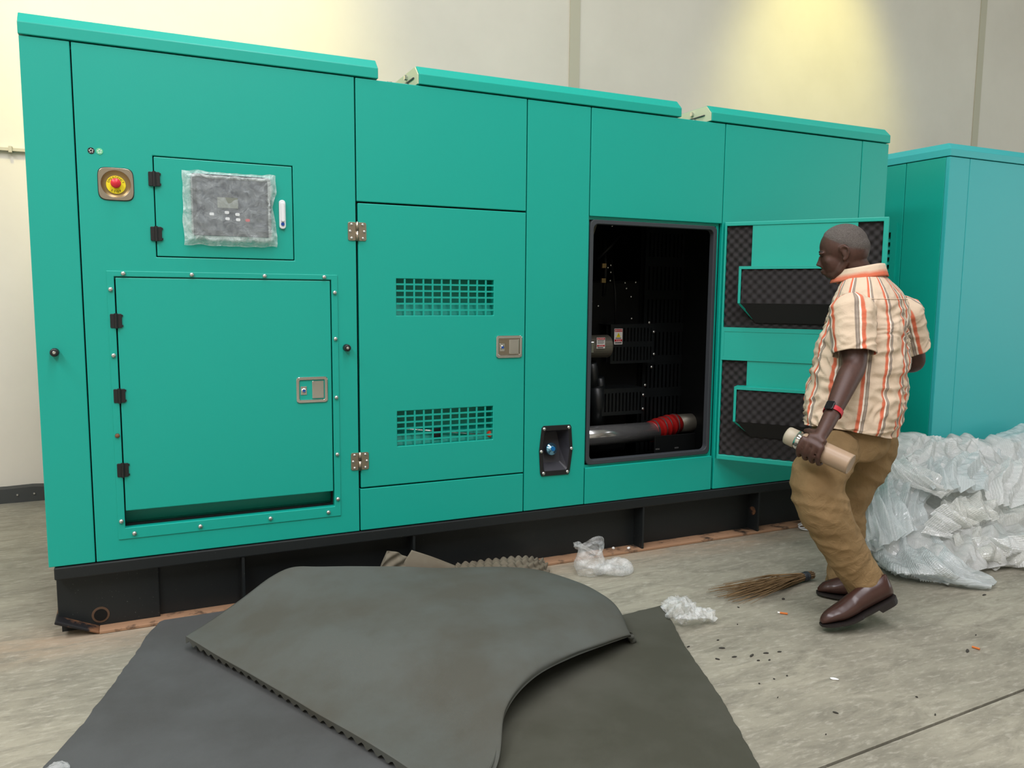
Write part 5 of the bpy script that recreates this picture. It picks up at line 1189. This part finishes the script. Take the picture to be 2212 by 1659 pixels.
# ---- shoes
def shoe(name, toe, heel, ankle, lift, label):
    d = (toe - heel); L = d.length; d.normalize(); sd = Up.cross(d).normalized(); nr = d.cross(sd); nr = nr if nr.z > 0 else -nr
    o = MB(); V = []; F = []; N = 30; K = 20
    for i in range(N + 1):
        s = i / N                                   # heel 0 -> toe 1
        w_ = 0.033 + 0.012 * math.sin(math.pi * min(1, s * 0.9 + 0.05)) + (0.006 if 0.5 < s < 0.8 else 0)
        w_ *= math.sqrt(max(0.0, 1 - max(0, (s - 0.80) / 0.20) ** 2 * 0.93)) * math.sqrt(max(0.02, 1 - max(0, (0.10 - s) / 0.10) ** 2 * 0.8))
        h = 0.068 * (1 - max(0, (s - 0.30) / 0.70)) + 0.036 + 0.012 * math.sin(math.pi * max(0, min(1, (s - 0.25) / 0.75)))
        if s > 0.86: h *= math.sqrt(max(0.06, 1 - ((s - 0.86) / 0.15) ** 2))
        bend = lift * max(0, s - 0.66) ** 1.2
        base = heel + d * (L * s) + nr * bend
        for k in range(K):
            a = 2 * math.pi * k / K; x = math.cos(a); y = math.sin(a)
            yy = (0.5 + 0.5 * y) if y > 0 else 0.5 + 0.5 * max(y, -1)
            V.append(base + sd * (w_ * (abs(x) ** 0.8) * (1 if x >= 0 else -1) * (1 - 0.38 * max(0, y))) + nr * (h * yy ** 0.9 + 0.012))
    for i in range(N):
        for k in range(K): F.append((i * K + k, i * K + (k + 1) % K, (i + 1) * K + (k + 1) % K, (i + 1) * K + k))
    F += [tuple(range(K))[::-1], tuple(range(N * K, (N + 1) * K))]
    o.add(V, F)
    up_ = o.build('shoe', 'leather', man, smooth=True); tag(up_, label)
    mods(up_, None, 3, 0.5)
    sl = MB(); V = []; F = []
    for i in range(N + 1):
        s = i / N; w_ = 0.037 + 0.012 * math.sin(math.pi * min(1, s * 0.9 + 0.05)) + (0.005 if 0.5 < s < 0.8 else 0)
        w_ *= math.sqrt(max(0.03, 1 - max(0, (s - 0.82) / 0.185) ** 2)) * math.sqrt(max(0.1, 1 - max(0, (0.10 - s) / 0.10) ** 2 * 0.8))
        base = heel + d * ((L + 0.004) * s) + nr * (lift * max(0, s - 0.66) ** 1.2); t0 = -0.016 if s < 0.27 else 0.002
        V += [base + sd * w_ + nr * t0, base + sd * w_ + nr * 0.013, base - sd * w_ + nr * 0.013, base - sd * w_ + nr * t0]
    for i in range(N):
        for k in range(4): F.append((i * 4 + k, i * 4 + (k + 1) % 4, (i + 1) * 4 + (k + 1) % 4, (i + 1) * 4 + k))
    F += [(3, 2, 1, 0), (N * 4, N * 4 + 1, N * 4 + 2, N * 4 + 3)]
    sl.add(V, F).build('sole', 'sole', up_)
    # ankle collar joining shoe and trouser leg
    a0 = heel + d * (L * 0.24) + nr * 0.06
    MB().tube([a0, a0.lerp(ankle, 0.6), ankle], [(0.042, 0.036), (0.040, 0.036), (0.038, 0.036)], 16).build('sock', simple('dark_sock', (34, 28, 28), 0.9), up_, smooth=True)
toeL = G(1780, 1364, 0.004); heelL = P(1932, 1288, 2.345)
print('SHOE', (toeL - heelL).length, heelL)
shoe('shoe', toeL, heelL, P(1880, 1262, 2.430), 0.10, 'brown leather shoe lifting its heel')
toeR = G(1765, 1284, 0.004); heelR = toeR + (Vector((0.66, -0.62, 0)).normalized() * 0.285); heelR.z = 0.018
shoe('shoe', toeR, heelR, P(1826, 1255, 2.756), 0.02, 'brown leather shoe flat on the floor')
# ---- wrist watch
wd_ = (LW - LE).normalized(); wc = LE.lerp(LW, 0.97); w_n = (Vector((0, 0, CAMZ)) - wc); w_n = (w_n - wd_ * w_n.dot(wd_)).normalized(); w_s = wd_.cross(w_n)
wb_ = MB(); N = 40; V = []; F = []
for i in range(N):
    a = 2 * math.pi * i / N; d = w_n * math.cos(a) + w_s * math.sin(a)
    for r, h in ((0.0370, -0.011), (0.0395, -0.011), (0.0395, 0.011), (0.0370, 0.011)): V.append(wc + d * r + wd_ * h)
for i in range(N):
    for k in range(4): F.append((i * 4 + k, i * 4 + (k + 1) % 4, ((i + 1) % N) * 4 + (k + 1) % 4, ((i + 1) % N) * 4 + k))
wt = wb_.add(V, F).build('wrist_watch', simple('red_strap', (178, 26, 40), 0.5), man, smooth=False); tag(wt, 'smart watch on a red strap')
wf_d = (w_n * 0.86 - w_s * 0.5 * (1 if (w_s.dot(Vector((0.905, -0.425, 0))) > 0) else -1)).normalized(); wf_s = wd_.cross(wf_d)
MF = Matrix(((wf_s.x, wd_.x, wf_d.x, 0), (wf_s.y, wd_.y, wf_d.y, 0), (wf_s.z, wd_.z, wf_d.z, 0), (0, 0, 0, 1))); MF = Matrix.Translation(wc + wf_d * 0.038) @ MF
MB().prism(rrect(-0.018, 0.018, -0.021, 0.021, 0.007), 'z', 0.0, 0.010).build('watch_case', simple('watch_black', (16, 18, 22), 0.15), wt, xf=MF, bevel=0.002)
# ---------------------------------------------------------------- the flask in his hand
fk = thing('flask', (FC0 + FC1) / 2, 'beige cylindrical vacuum flask with a bright metal collar, carried low in the hand', 'flask')
t = NT('beige_enamel'); M['flask'] = t.set(lin(162, 138, 114), 0.4, 0, 0.4)
MB().lathe([(0.034, FL - 0.002), (0.040, FL), (FR, FL - 0.003), (FR, 0.078), (0.040, 0.072), (0.036, 0.070)][::-1], FC0, fa, 96).build('body', 'flask', fk, smooth=False)
MB().lathe([(0.0355, 0.046), (0.0395, 0.050), (0.0395, 0.072), (0.036, 0.076)], FC0, fa, 36).build('collar', 'chrome', fk, smooth=True)
MB().lathe([(0.030, 0.0), (0.036, 0.003), (0.0385, 0.010), (0.0385, 0.046), (0.036, 0.048)], FC0, fa, 36).build('cap', simple('flask_cap', (168, 158, 138), 0.45), fk, smooth=True)
